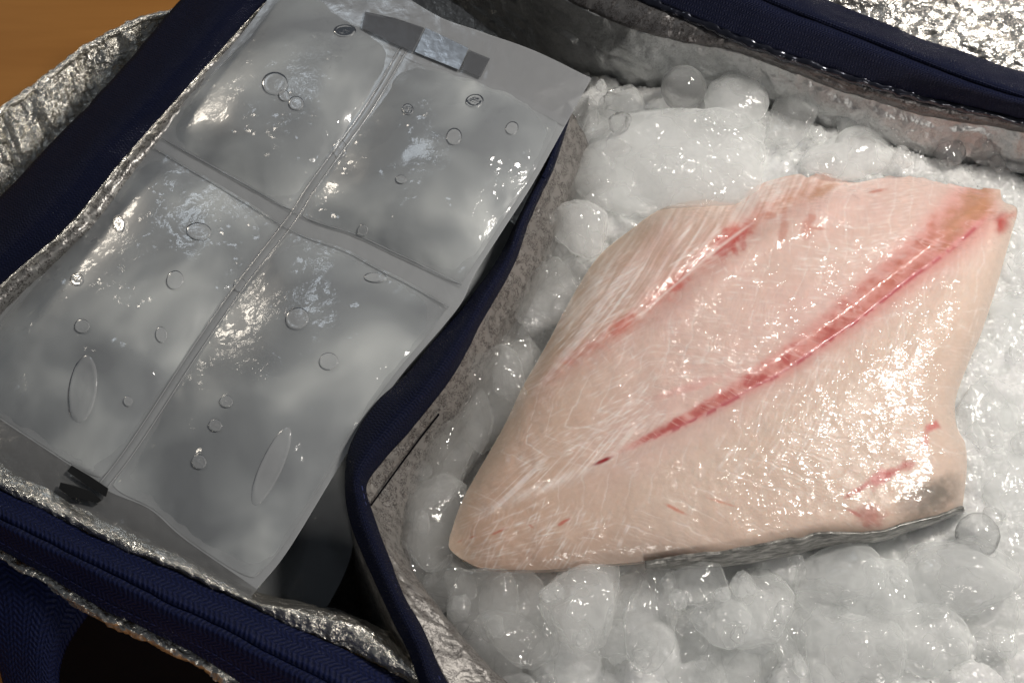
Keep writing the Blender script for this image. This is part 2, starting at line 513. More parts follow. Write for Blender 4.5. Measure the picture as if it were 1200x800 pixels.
# ------------------------------------------------------------------ table
me = mesh_from('table_top', [(-1.5, -1.5, 0), (1.5, -1.5, 0), (1.5, 1.5, 0), (-1.5, 1.5, 0)], [[0, 1, 2, 3]], smooth=False)
table = link('table_top', me, M_wood); table['kind'] = 'structure'

# ------------------------------------------------------------------ cooler bag
bag = thing('cooler_bag', 'navy trimmed insulated cooler bag with crinkled silver lining, open on a wooden table', 'cooler bag', (0.0, 0.05, 0.0))

def crinkle(amp, sc, seed):
    def f(u, v):
        w = fbm(u * sc + 5, v * sc + 9, seed, 4)
        r = np.abs(fbm(u * sc * 1.6 + 2, v * sc * 1.6, seed + 40, 3) - 0.5) * 2
        return amp * ((w - 0.5) * 1.4 - r * 0.8)
    return f

def ribbon_disp(amp, seed):
    return lambda u, v: amp * (fbm(u * 60, v * 90, seed, 3) - 0.5)

# left rim
left_out = [(300, -95, .112), (258, -48, .112), (214, 0, .112), (142, 84, .111), (81, 149, .110), (17, 216, .109), (-60, 295, .107), (-150, 395, .104)]
left_mid = [(345, -80, .1175), (305, -40, .1175), (262, 10, .1175), (186, 98, .1165), (122, 166, .1155), (56, 235, .1145), (-25, 318, .112), (-120, 415, .109)]
left_in = [(395, -70, .111), (352, -35, .111), (300, 12, .110), (236, 82, .110), (145, 184, .109), (80, 263, .108), (0, 332, .106), (-95, 430, .103)]
sheet('left_binding', [left_out, left_mid, left_in], 220, 18, M_navy_fine, bag, 0.001, ribbon_disp(0.0012, 3), 0.0016)
sheet('left_lining', [[(x + 0, y - 1, z - .001) for x, y, z in left_in], [(x + 26, y + 14, z - .014) for x, y, z in left_in], [(x + 40, y + 50, .02) for x, y, z in left_in]],
      200, 30, M_lining, bag, 0, crinkle(0.0012, 90, 5), 0.001)
# shiny roll of lining peeking out under the binding
def roll(name, line, r, mat, nu=260, seed=1, amp=0.35):
    L = smooth_line(line, nu); V0 = P(L[:, 0], L[:, 1], L[:, 2])
    T = np.gradient(V0, axis=0); T /= np.linalg.norm(T, axis=1, keepdims=True)
    up = np.array([0, 0, 1.0]); S = np.cross(T, up); S /= np.linalg.norm(S, axis=1, keepdims=True); N = np.cross(S, T)
    nv = 12; an = np.linspace(0, 2 * np.pi, nv, endpoint=False)
    uu = np.arange(nu)[:, None] * 0.4
    rr = r * (1 + amp * (vn(uu * 0.8, an[None, :] * 1.2 + 3, seed) - 0.5) * 2)
    V = V0[:, None] + S[:, None] * (np.cos(an)[None, :] * rr)[..., None] + N[:, None] * (np.sin(an)[None, :] * rr)[..., None]
    f = []
    for i in range(nu - 1):
        for j in range(nv):
            a = i * nv + j; b = i * nv + (j + 1) % nv
            f.append([a, b, b + nv, a + nv])
    me = mesh_from(name, V.reshape(-1, 3), f)
    return link(name, me, mat, bag)
roll('foil_piping', [(x + 1, y + 1, z - .001) for x, y, z in left_in], 0.0010, M_foil_fine, 320, 5, 0.6)

# left foil flap with its hem
flap_hem = [(300, -20, 0.083), (250, 0, 0.083), (203, 15, 0.083), (162, 25, 0.083), (125, 44, 0.083), (95, 61, 0.083), (51, 95, 0.083), (0, 133, 0.083), (-60, 185, 0.083), (-140, 270, 0.083)]
flap_mid = [(320, 0, 0.073), (262, 30, 0.073), (222, 46, 0.073), (180, 62, 0.073), (145, 80, 0.073), (105, 110, 0.073), (62, 146, 0.073), (10, 185, 0.073), (-50, 240, 0.073), (-135, 320, 0.073)]
flap_in = [(340, 30, 0.056), (285, 60, 0.056), (250, 80, 0.056), (206, 112, 0.056), (170, 140, 0.056), (130, 180, 0.056), (90, 215, 0.056), (40, 260, 0.056), (-20, 310, 0.056), (-110, 380, 0.056)]
def flap_disp(u, v):
    w = fbm(u * 110, v * 14 + 3, 21, 3) - 0.5
    return 0.012 * w * np.sin(np.pi * np.clip(v / v.max(), 0, 1)) ** 0.6 + 0.0035 * (np.abs(fbm(u * 260, v * 50, 25, 2) - 0.5) - .2) + 0.0022 * (fbm(u * 420, v * 300, 22, 2) - 0.5)
sheet('foil_flap', [flap_hem, flap_mid, flap_in], 300, 60, M_foil_fine, bag, 0, flap_disp, 0.0008)
roll('flap_hem', flap_hem, 0.0019, M_foil_fine, 300, 9, 0.25)
sheet('outer_side', [[(x, y + 1, z - .002) for x, y, z in flap_hem], [(x - 10, y + 5, .03) for x, y, z in flap_hem], [(x - 2, y + 18, .002) for x, y, z in flap_hem]], 60, 12, M_inside, bag, 0, None, 0.001)

# back rim
back_out = [(560, -190, .128), (700, -118, .128), (830, -58, .128), (964, 0, .128), (1076, 45, .127), (1200, 88, .126), (1330, 130, .125), (1480, 175, .124)]
back_mid = [(530, -165, .131), (660, -100, .131), (790, -44, .131), (904, 6, .131), (1012, 48, .130), (1125, 92, .129), (1230, 126, .128), (1450, 200, .127)]
back_low = [(500, -145, .122), (600, -85, .122), (690, -30, .122), (784, 8, .122), (881, 49, .121), (975, 81, .120), (1069, 109, .119), (1200, 139, .118), (1420, 190, .117)]
def crease(v): return -0.0022 * np.exp(-((v - 0.5) / 0.05) ** 2)
sheet('back_binding', [back_out, back_mid, back_low], 260, 30, M_navy_fine, bag, 0.002, ribbon_disp(0.0016, 7), 0.0018, crease)
back_foot = [(480, -130, .115), (570, -65, .115), (650, -8, .115), (750, 37, .114), (862, 60, .113), (975, 101, .112), (1087, 135, .111), (1200, 154, .110), (1410, 210, .11)]
roll('glossy_piping', [(x, y + 3, z - .001) for x, y, z in back_low], 0.0022, mat_plain('black_navy_gloss', (0.02, 0.022, 0.035), 0.25, 0.6, 0.5), 420, 15, 0.3)
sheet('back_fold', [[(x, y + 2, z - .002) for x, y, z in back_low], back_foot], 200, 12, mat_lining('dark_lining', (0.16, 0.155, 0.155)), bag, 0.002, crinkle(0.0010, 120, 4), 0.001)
back_base = [(x + dx, y + 95, .06) for (x, y, z), dx in zip(back_foot, (0, 0, -6, -10, -10, -10, -8, -5, 0))]
def lining_disp(u, v):
    d = crinkle(0.0016, 60, 31)(u, v)
    return d
sheet('back_lining', [back_foot, [(x - 4, y + 40, .094) for x, y, z in back_foot], back_base], 260, 40, mat_lining('smooth_silver_lining', (0.50, 0.51, 0.51), 0.25, 0.7, 0.38), bag, 0, lining_disp, 0.001)
sheet('outer_back', [[(x + 12, y + 6, z - .004) for x, y, z in back_out], [(x + 12, y + 60, .05) for x, y, z in back_out], [(x + 10, y + 130, .002) for x, y, z in back_out]], 60, 12, M_inside, bag, 0, None, 0.001)
# open lid foil beyond the back rim
lid_a = [(x - 4, y + 12, z - .008) for x, y, z in back_out]
lid_b = [(x + 130, y - 150, z + .012) for x, y, z in back_out]
sheet('lid_foil', [lid_a, [( (a[0]+b[0])/2, (a[1]+b[1])/2, (a[2]+b[2])/2 + .004) for a, b in zip(lid_a, lid_b)], lid_b], 260, 110, M_foil, bag, 0, crinkle(0.0042, 75, 51), 0.001)

# front rim
front_up = [(-150, 480, .098), (-70, 532, .099), (0, 574, .100), (37, 594, .100), (98, 624, .100), (169, 655, .100), (202, 668, .100), (287, 705, .100), (337, 734, .100), (400, 760, .099), (440, 781, .098), (500, 812, .096), (600, 870, .094)]
front_mid = [(-160, 522, .103), (-75, 570, .104), (0, 609, .105), (44, 631, .105), (88, 653, .105), (162, 690, .105), (195, 708, .105), (265, 740, .105), (310, 765, .105), (370, 795, .104), (410, 818, .103), (470, 850, .101), (560, 905, .099)]
front_low = [(-170, 558, .092), (-78, 604, .092), (0, 641, .092), (30, 658, .092), (61, 675, .092), (118, 710, .092), (148, 724, .092), (202, 749, .092), (243, 770, .092), (280, 795, .091), (330, 825, .09), (400, 862, .088), (520, 930, .086)]
def crease2(v): return -0.0020 * np.exp(-((v - 0.47) / 0.045) ** 2)
sheet('front_binding', [front_up, front_mid, front_low], 280, 30, M_navy, bag, 0.0015, ribbon_disp(0.0016, 17), 0.0018, crease2)
# foil roll inside the front rim
fr0 = [(x + 2, y + 4, z - .003) for x, y, z in front_up]
fr1 = [(-145, 462, .099), (-62, 515, .099), (5, 556, .099), (45, 576, .099), (105, 606, .099), (176, 640, .098), (212, 655, .097), (300, 700, .098), (350, 712, .102), (412, 728, .103), (455, 752, .100), (510, 790, .096), (610, 850, .094)]
fr2 = [(x + 8, y - 3, .080) for x, y, z in fr1]
fr3 = [(x + 6, y + 22, .02) for x, y, z in fr1]
sheet('front_foil', [fr0, [((a[0]+b[0])/2, (a[1]+b[1])/2, .103) for a, b in zip(fr0, fr1)], fr1, fr2, fr3], 300, 60, M_foil_fine, bag, 0, crinkle(0.0017, 95, 61), 0.001)
# outside of the front
fo0 = [(x + 2, y - 3, z - .002) for x, y, z in front_low]
fo1 = [(x - 4, y + 10, z - .0015) for x, y, z in front_low]
fo2 = [(x - 5, y + 12, z - .006) for x, y, z in front_low]
sheet('front_foil_edge', [fo0, fo1, fo2], 300, 12, M_foil_fine, bag, 0, crinkle(0.0016, 180, 71), 0.001)
sheet('front_outer', [[(x - 4, y + 8, z - .006) for x, y, z in front_low], [(x - 2, y + 60, .05) for x, y, z in front_low], [(x, y + 120, .002) for x, y, z in front_low]], 60, 12, M_inside, bag, 0, None, 0.001)
# webbing handle hanging on the front
h0 = [(-60, 628, .088), (-30, 660, .087), (-14, 700, .084), (-5, 745, .078), (4, 790, .070), (20, 850, .06)]
h1 = [(30, 640, .085), (48, 672, .086), (52, 705, .0845), (44, 745, .080), (42, 790, .072), (52, 850, .06)]
h2 = [(128, 690, .082), (112, 708, .081), (88, 738, .079), (73, 765, .076), (67, 800, .070), (80, 850, .06)]
sheet('webbing_handle', [h0, h1, h2], 90, 30, M_navy, bag, 0.003, ribbon_disp(0.001, 27), 0.0022)

# divider: a bound inner wall that bends at the corner
div_top_l = [(665, 120, .116), (640, 190, .116), (610, 253, .115), (590, 294, .114), (560, 341, .113), (519, 388, .112), (482, 434, .111), (442, 473, .110), (415, 515, .110), (407, 550, .110), (410, 600, .110), (430, 655, .109), (455, 712, .108), (480, 762, .106), (500, 812, .104), (545, 880, .10)]
div_top_m = [(667, 125, .120), (643, 195, .120), (613, 258, .119), (596, 302, .118), (566, 352, .117), (533, 408, .117), (498, 456, .116), (455, 503, .115), (430, 535, .115), (417, 565, .115), (426, 606, .114), (444, 655, .113), (467, 707, .112), (491, 755, .110), (512, 808, .108), (560, 880, .104)]
div_top_r = [(669, 128, .114), (646, 198, .114), (617, 262, .113), (600, 310, .112), (570, 362, .111), (547, 408, .110), (518, 456, .109), (476, 506, .108), (447, 540, .108), (427, 570, .110), (436, 606, .110), (452, 648, .109), (471, 696, .108), (496, 742, .106), (522, 798, .104), (575, 880, .10)]
sheet('divider_binding', [div_top_l, div_top_m, div_top_r], 320, 18, M_navy_fine, bag, 0.001, ribbon_disp(0.0010, 37), 0.0016)
# inner face towards the ice
w0 = [(x - 2, y - 2, z - .001) for x, y, z in div_top_r]
w1 = [(690, 170, .095), (668, 225, .094), (645, 285, .093), (624, 333, .092), (597, 385, .091), (574, 430, .090), (547, 478, .089), (510, 530, .089), (485, 575, .089), (470, 620, .089), (482, 668, .092), (512, 712, .094), (540, 745, .094), (566, 775, .094), (598, 808, .092), (650, 880, .088)]
w2 = [(x - 4, y + 48, .055) for x, y, z in w1]
M_divider = mat_lining('creased_grey_lining', (0.27, 0.255, 0.24), 1.0, 0.3, 0.42)
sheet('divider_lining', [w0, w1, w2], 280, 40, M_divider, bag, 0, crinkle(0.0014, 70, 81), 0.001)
# outer face towards the packs
v0 = [(x + 3, y + 2, z - .002) for x, y, z in div_top_l]
v1 = [(x + 6, y + 40, .085) for x, y, z in div_top_l]
v2 = [(x + 12, y + 115, .03) for x, y, z in div_top_l]
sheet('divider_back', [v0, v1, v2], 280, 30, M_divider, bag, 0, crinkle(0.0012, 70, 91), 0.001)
# seam line on the divider wall
def stitches(name, line, step, length, r, mat, parent):
    L = smooth_line(line, 400); V = P(L[:, 0], L[:, 1], L[:, 2])
    s = np.concatenate([[0], np.cumsum(np.linalg.norm(np.diff(V, axis=0), axis=1))])
    bm = bmesh.new(); x = 0
    at = lambda q: Vector([float(np.interp(q, s, V[:, k])) for k in range(3)])
    while x + length < s[-1]:
        a, b = at(x), at(x + length)
        d = (b - a).normalized(); u = d.cross(Vector((0, 0, 1))).normalized(); n = u.cross(d)
        rings = []
        for f, rr in ((0, .4), (.25, 1), (.75, 1), (1, .4)):
            c = a.lerp(b, f)
            rings.append([bm.verts.new(c + (u * math.cos(k) + n * math.sin(k)) * r * rr) for k in (0, 1.57, 3.14, 4.71)])
        for p, q in zip(rings, rings[1:]):
            for k in range(4): bm.faces.new((p[k], p[(k + 1) % 4], q[(k + 1) % 4], q[k]))
        x += step
    me = bpy.data.meshes.new(name); bm.to_mesh(me); bm.free()
    o = link(name, me, mat, parent); o['kind'] = 'stuff'
    return o
stitches('stitching', [(a[0] * .35 + b[0] * .65, a[1] * .35 + b[1] * .65, max(a[2], b[2]) - .0008) for a, b in zip(div_top_m, div_top_r)][9:], 0.0032, 0.0022, 0.0003, M_thread, bag)
stitches('stitching', [(a[0] * .2 + b[0] * .8, a[1] * .2 + b[1] * .8, a[2] * .2 + b[2] * .8 + .003) for a, b in zip(front_mid, front_low)], 0.0032, 0.0022, 0.0003, M_thread, bag)
sheet('wall_seam', [[(514, 484, .1035), (492, 512, .1045), (466, 547, .1065), (434, 591, .1098)], [(515, 486, .1035), (493, 514, .1045), (467, 549, .1065), (435, 593, .1098)]], 60, 3, M_inside, bag, 0, None, 0.0004)
# bag floor
fl = P([-140, 380, 1500, 1500, 560, -160], [420, -60, 230, 1000, 1000, 560], [.004] * 6)
link('bag_floor', mesh_from('bag_floor', fl, [[0, 5, 4, 3, 2, 1]], smooth=False), M_lining, bag)

# ------------------------------------------------------------------ ice packs
def coons(top, right, bottom, left, nu, nv):
    """boundaries as polylines; top and bottom run left to right, left and right run top to bottom"""
    T, B = smooth_line(top, nu), smooth_line(bottom, nu)
    Lf, R = smooth_line(left, nv), smooth_line(right, nv)
    u = np.linspace(0, 1, nu)[:, None, None]; v = np.linspace(0, 1, nv)[None, :, None]
    G = (1 - v) * T[:, None] + v * B[:, None] + (1 - u) * Lf[None] + u * R[None]
    G = G - ((1 - u) * (1 - v) * T[0] + u * (1 - v) * T[-1] + (1 - u) * v * B[0] + u * v * B[-1])
    return G

class Pack:
    def __init__(self, top, right, bottom, left):
        self.G = coons(top, right, bottom, left, 161, 201)
    def at(self, a, b):
        """film position (px, py, z) at pack coordinates, linear outside"""
        a = np.asarray(a, float); b = np.asarray(b, float)
        x = np.clip(a, 0, 1) * 160; y = np.clip(b, 0, 1) * 200
        i = np.clip(np.floor(x).astype(int), 0, 159); j = np.clip(np.floor(y).astype(int), 0, 199)
        fx = (x - i)[..., None]; fy = (y - j)[..., None]
        G = self.G
        p = (G[i, j] * (1 - fx) + G[i + 1, j] * fx) * (1 - fy) + (G[i, j + 1] * (1 - fx) + G[i + 1, j + 1] * fx) * fy
        ga = (G[i + 1, j] - G[i, j]) * 160; gb = (G[i, j + 1] - G[i, j]) * 200
        return p + ga * (a - np.clip(a, 0, 1))[..., None] + gb * (b - np.clip(b, 0, 1))[..., None]

def pack_cell(pk, name, parent, a0, a1, b0, b1, mat, H=0.010, seed=0, n=90, fill=2.6):
    """closed pillow between four seam curves (functions of the other coordinate)"""
    s = np.linspace(0, 1, n)
    S, T = np.meshgrid(s, s, indexing='ij')
    A = a0(T) * (1 - S) + a1(T) * S
    Bq = b0(S) * (1 - T) + b1(S) * T
    # rounded corners
    cx, cy = S * 2 - 1, T * 2 - 1
    k = 1 - 0.035 * (np.abs(cx) ** 6) * (np.abs(cy) ** 6)
    A = A.mean() + (A - A.mean()) * k; Bq = Bq.mean() + (Bq - Bq.mean()) * k
    g = pk.at(A, Bq)
    e = (np.clip(1 - np.abs(cx) ** fill, 0, 1) * np.clip(1 - np.abs(cy) ** fill, 0, 1)) ** 1.15
    lump = 1 + 0.35 * (fbm(S * 2.3 + seed, T * 2.3 + seed * 2, seed, 3) - 0.5)
    edge = np.clip(1 - np.maximum(np.abs(cx), np.abs(cy)), 0, 1)
    wr = 0.0011 * (fbm(S * 9 + seed * 3, T * 9, seed + 5, 3) - 0.5) * np.exp(-edge * 5) * (edge > 0.001)
    zt = g[..., 2] + H * e * lump + wr
    zb = g[..., 2] - H * 0.9 * e - 0.0004
    Vt = P(g[..., 0], g[..., 1], zt)
    Vb = P(g[..., 0], g[..., 1], g[..., 2]); Vb[..., 2] -= (g[..., 2] - zb)
    V = np.vstack([Vt.reshape(-1, 3), Vb.reshape(-1, 3)])
    f = np.vstack([grid_faces(n, n, True), grid_faces(n, n) + n * n])
    o = link(name, mesh_from(name, V, f), mat, parent)
    bd = np.concatenate([np.arange(n) * n, (n - 1) * n + np.arange(n)[1:], (np.arange(n)[::-1] * n + n - 1)[1:], np.arange(n)[::-1][1:-1]])
    return o, (g[..., 0].ravel(), g[..., 1].ravel(), zt.ravel())

pack = thing('ice_pack', 'large clear plastic ice pack with four frozen grey cells lying on top', 'ice pack', tuple(P(300, 300, .10)), 'frozen ice packs in the cooler bag')
pk = Pack(top=[(338, -27, .112), (414, 20, .115), (485, 64, .118), (539, 84, .120), (600, 108, .122), (662, 139, .124)],
          right=[(662, 139, .124), (620, 214, .121), (585, 268, .119), (553, 318, .117), (538, 350, .115), (515, 380, .113), (462, 442, .110), (408, 520, .107), (335, 639, .102), (297, 687, .100)],
          bottom=[(-65, 447, .092), (0, 491, .093), (82, 545, .094), (127, 575, .095), (175, 596, .096), (216, 631, .097), (297, 687, .100)],
          left=[(338, -27, .112), (292, 36, .110), (243, 90, .108), (169, 172, .104), (96, 260, .100), (52, 312, .098), (0, 374, .095), (-65, 447, .092)])
seam_a = lambda b: 0.435 + 0.075 * b
seam_b = lambda a: 0.40 - 0.03 * a
ga = 0.010
gb = lambda a: 0.008 + 0.010 * a
surf = []
cells = [
    (lambda t: t * 0 + 0.005, lambda t: seam_a(t * .385) - ga, lambda s: s * 0 + 0.004, lambda s: seam_b(s * .44) - gb(s * .44), 1),
    (lambda t: seam_a(t * .385) + ga, lambda t: t * 0 + 0.995, lambda s: s * 0 + 0.004, lambda s: seam_b(.44 + s * .56) - gb(.44 + s * .56), 2),
    (lambda t: t * 0 + 0.005, lambda t: seam_a(.4 + t * .6) - ga, lambda s: seam_b(s * .47) + gb(s * .47), lambda s: s * 0 + 0.996, 3),
    (lambda t: seam_a(.4 + t * .6) + ga, lambda t: t * 0 + 0.995, lambda s: seam_b(.47 + s * .53) + gb(.47 + s * .53), lambda s: s * 0 + 0.996, 4)]
for a0, a1, b0, b1, sd in cells:
    o, s_ = pack_cell(pk, 'frozen_cell', pack, a0, a1, b0, b1, M_gel, 0.0078, sd)
    surf.append(s_)
SX = np.concatenate([s[0] for s in surf]); SY = np.concatenate([s[1] for s in surf]); SZ = np.concatenate([s[2] for s in surf])

def film_sheet(pk, name, parent, a_lo, a_hi, b_lo, b_hi, mat, dz=0.0, amp=0.00022, seed=3, na=150, nb=190, edgew=0.0):
    a = np.linspace(a_lo, a_hi, na); b = np.linspace(b_lo, b_hi, nb)
    A, Bq = np.meshgrid(a, b, indexing='ij')
    g = pk.at(A, Bq)
    z = g[..., 2] + dz + amp * (fbm(A * 26, Bq * 30, seed, 3) - 0.5) * 2
    z = z + 0.0005 * np.exp(-((A - seam_a(Bq)) / 0.005) ** 2) * ((Bq > 0) & (Bq < 1))
    V = P(g[..., 0], g[..., 1], z)
    me = mesh_from(name, V.reshape(-1, 3), grid_faces(na, nb, True), np.stack([A, Bq], -1).reshape(-1, 2))
    o = link(name, me, mat, parent)
    return o
film_sheet(pk, 'plastic_film', pack, -0.012, 1.012, -0.085, 1.085, M_film, 0.0005)
film_sheet(pk, 'backing_film', pack, -0.012, 1.012, 0.0, 1.0, mat_clear_film('milky_film', 0.88, (0.42, 0.435, 0.45)), -0.0003, 0.0002, 8, 120, 150)
film_sheet(pk, 'seal_strip', pack, -0.012, 1.012, -0.085, 0.012, mat_clear_film('hazy_film', 0.62, (0.38, 0.39, 0.41)), 0.0002, 0.0003, 9, 80, 24)
film_sheet(pk, 'seal_strip', pack, -0.012, 1.012, 0.99, 1.085, mat_clear_film('thin_film', 0.16, (0.36, 0.36, 0.36)), -0.0010, 0.0011, 12, 160, 40)

def seam_rib(parent, pa, pb, r=0.00028):
    t = np.linspace(0, 1, 60); A = pa[0] + (pb[0] - pa[0]) * t; Bq = pa[1] + (pb[1] - pa[1]) * t
    g = pk.at(A, Bq); V0 = P(g[:, 0], g[:, 1], g[:, 2] + .0006)
    T = np.gradient(V0, axis=0); T /= np.linalg.norm(T, axis=1, keepdims=True)
    S = np.cross(T, [0, 0, 1]); N = np.cross(S, T)
    an = np.linspace(0, 2 * np.pi, 7)[:-1]
    V = V0[:, None] + r * (S[:, None] * np.cos(an)[None, :, None] + N[:, None] * np.sin(an)[None, :, None])
    f = [[i * 6 + j, i * 6 + (j + 1) % 6, (i + 1) * 6 + (j + 1) % 6, (i + 1) * 6 + j] for i in range(59) for j in range(6)]
    return link('weld_ridge', mesh_from('weld_ridge', V.reshape(-1, 3), f), M_bubble, parent)
for d in (-0.012, 0.012):
    seam_rib(pack, (seam_a(0) + d, 0.0), (seam_a(1) + d, 1.0))
    seam_rib(pack, (0.02, seam_b(0) + d), (0.99, seam_b(1) + d * 1.9))

def patch(name, pts, mat, parent, z, thick=0.0002, wob=0.0):
    """flat patch on the film"""
    p = np.array(pts, float)
    V = P(p[:, 0], p[:, 1], np.full(len(p), z) if np.isscalar(z) else np.array(z))
    me = mesh_from(name, V, [list(range(len(p)))[::-1]], smooth=False)
    o = link(name, me, mat, parent)
    m = o.modifiers.new('thickness', 'SOLIDIFY'); m.thickness = thick; m.offset = 0
    return o
def zfilm(px, py):
    d = (pk.G[..., 0] - px) ** 2 + (pk.G[..., 1] - py) ** 2
    return float(pk.G[..., 2].ravel()[d.argmin()])
def film_patch(name, pts, mat):
    return patch(name, pts, mat, pack, [zfilm(x, y) + .0016 for x, y in pts])
film_patch('black_mark', [(84, 545), (106, 558), (127, 572), (124, 582), (100, 567), (79, 552)], M_black)
film_patch('black_mark', [(71, 565), (90, 569), (107, 575), (119, 586), (114, 589), (98, 585), (82, 582), (69, 572)], M_black)
for pts in ([(428, 14), (464, 22), (497, 33), (484, 61), (456, 49), (424, 33)], [(550, 59), (574, 69), (563, 91), (540, 81)]):  # dark reflections and see-through on the seal, laid on as grey patches
    film_patch('grey_reflection', pts, M_dark)
film_patch('silver_reflection', [(499, 33), (549, 57), (538, 82), (486, 61)], M_silver)  # bright reflection on the seal, laid on as a silver patch

# air bubbles under the film, and one glint streak modelled like them
def bubble(px, py, r, ry=None, ang=0.0, name='bubble_or_glint'):
    ry = ry or r
    n, m = 28, 9
    a = np.linspace(0, 2 * np.pi, n, endpoint=False); q = np.linspace(0, 1, m)
    ca, sa = math.cos(ang), math.sin(ang)
    X = np.cos(a)[:, None] * q[None] * r; Y = np.sin(a)[:, None] * q[None] * ry
    wob = 1 + 0.06 * np.sin(2 * a + px)[:, None] * q[None]
    x = px + (X * ca - Y * sa) * wob; y = py + (X * sa + Y * ca) * wob
    z0 = np.array([[SZ[np.argpartition((SX - xx) ** 2 + (SY - yy) ** 2, 3)[:3]].mean() for xx, yy in zip(rx_, ry_)] for rx_, ry_ in zip(x, y)])
    hh = 0.00034 * min(r, 12) * 0.085
    prof = hh * (0.55 * (1 - q ** 2) + 0.9 * np.exp(-((q - 0.84) / 0.1) ** 2))
    z = z0 + 0.0003 + prof[None, :] - 0.0006 * (q[None] == 1)
    V = P(x, y, np.broadcast_to(z, x.shape))
    f = [[i * m + j, i * m + j + 1, ((i + 1) % n) * m + j + 1, ((i + 1) % n) * m + j] for i in range(n) for j in range(m - 1)]
    return link(name, mesh_from(name, V.reshape(-1, 3), f), M_bubble, pack)
for b in [(322, 98, 15), (347, 121, 9), (333, 112, 7), (205, 328, 11), (348, 373, 14), (385, 423, 11), (233, 271, 15, 11), (265, 470, 8), (233, 541, 9), (90, 327, 8), (96, 382, 9),
          (139, 262, 7, 11), (532, 160, 10), (478, 128, 7), (556, 118, 11, 8), (404, 36, 13, 8), (398, 175, 8, 12), (252, 498, 8), (440, 325, 14, 6),
          (97, 456, 17, 42, 0.08), (318, 546, 14, 50, 0.40), (281, 334, 8), (189, 392, 7, 10), (425, 270, 7), (150, 470, 6), (470, 210, 7, 5), (600, 150, 8)]:  # the slanted long oval is a glint streak, shaped as a bubble
    bubble(*b)

pack2 = thing('ice_pack', 'shaded grey ice pack mostly hidden under the four celled one', 'ice pack', tuple(P(350, 560, .07)), 'frozen ice packs in the cooler bag')
pk2 = Pack(top=[(300, 120, .082), (450, 190, .094), (618, 262, .106)],
           right=[(618, 262, .106), (562, 350, .102), (510, 418, .098), (448, 495, .092), (420, 566, .083), (412, 650, .077), (386, 718, .074)],
           bottom=[(90, 600, .070), (200, 650, .072), (310, 708, .074), (350, 718, .074), (386, 718, .074)],
           left=[(300, 120, .082), (200, 300, .078), (90, 600, .070)])
pack_cell(pk2, 'frozen_cell', pack2, lambda t: t * 0, lambda t: t * 0 + 1, lambda s: s * 0, lambda s: s * 0 + 1, M_gel, 0.009, 9, 90, 3.2)

# ------------------------------------------------------------------ fish fillet
fish = thing('fish_fillet', 'raw pale pink fish fillet with red bloodline lying on the ice', 'fish fillet', tuple(P(850, 450, .09)))
f_top = [(527, 628), (540, 590), (558, 556), (590, 500), (614, 450), (640, 405), (668, 352), (700, 302), (738, 270), (775, 245), (822, 234), (862, 238), (882, 220), (915, 208), (955, 202), (985, 206), (1002, 214), (1050, 205), (1090, 209), (1130, 219), (1152, 220), (1172, 222)]
f_right = [(1172, 222), (1176, 236), (1192, 245), (1186, 272), (1178, 300), (1168, 335), (1150, 390), (1133, 430), (1120, 468), (1121, 498), (1131, 520), (1133, 550), (1128, 594)]
f_bottom = [(540, 654), (562, 664), (600, 667), (640, 667), (700, 662), (740, 659), (780, 654), (829, 648), (904, 637), (956, 627), (994, 624), (1030, 625), (1060, 615), (1095, 606), (1128, 594)]
f_left = [(527, 628), (526, 640), (532, 648), (540, 654)]
NU, NV = 680, 400
G = coons(f_top, f_right, f_bottom, f_left, NU, NV)
X, Y = G[..., 0], G[..., 1]

def near_line(X, Y, line, n=80):
    """distance to, arc length on and signed side of a polyline (positive = below)"""
    L = smooth_line(line, n)
    best = np.full(X.shape, 1e9); s = np.zeros(X.shape); sd = np.zeros(X.shape); acc = 0
    for a, b in zip(L[:-1], L[1:]):
        d = b - a; l = np.hypot(*d)
        t = np.clip(((X - a[0]) * d[0] + (Y - a[1]) * d[1]) / l ** 2, 0, 1)
        qx, qy = X - a[0] - t * d[0], Y - a[1] - t * d[1]
        r = np.hypot(qx, qy); m = r < best
        best = np.where(m, r, best); s = np.where(m, acc + t * l, s)
        sd = np.where(m, np.sign(d[0] * qy - d[1] * qx), sd); acc += l
    return best, s, sd
d_top, s_top, _ = near_line(X, Y, f_top, 60)
d_right, _, _ = near_line(X, Y, f_right, 40)
d_bot, s_bot, _ = near_line(X, Y, f_bottom, 40)
d_left, _, _ = near_line(X, Y, f_left, 12)
spine = [(500, 628), (549, 605), (575, 594), (612, 579), (650, 566), (695, 544), (740, 524), (800, 497), (840, 477), (880, 455), (922, 432), (960, 405), (1000, 378), (1040, 346), (1072, 321), (1100, 301), (1125, 281), (1152, 257), (1200, 215)]
dS, sS, gS = near_line(X, Y, spine, 60); tS = dS * gS
fold = [(560, 520), (600, 478), (650, 436), (700, 402), (747, 372), (775, 346), (800, 325), (832, 297), (872, 267), (900, 250), (940, 229), (985, 206)]
dF, sF, gF = near_line(X, Y, fold, 50); tF = dF * gF

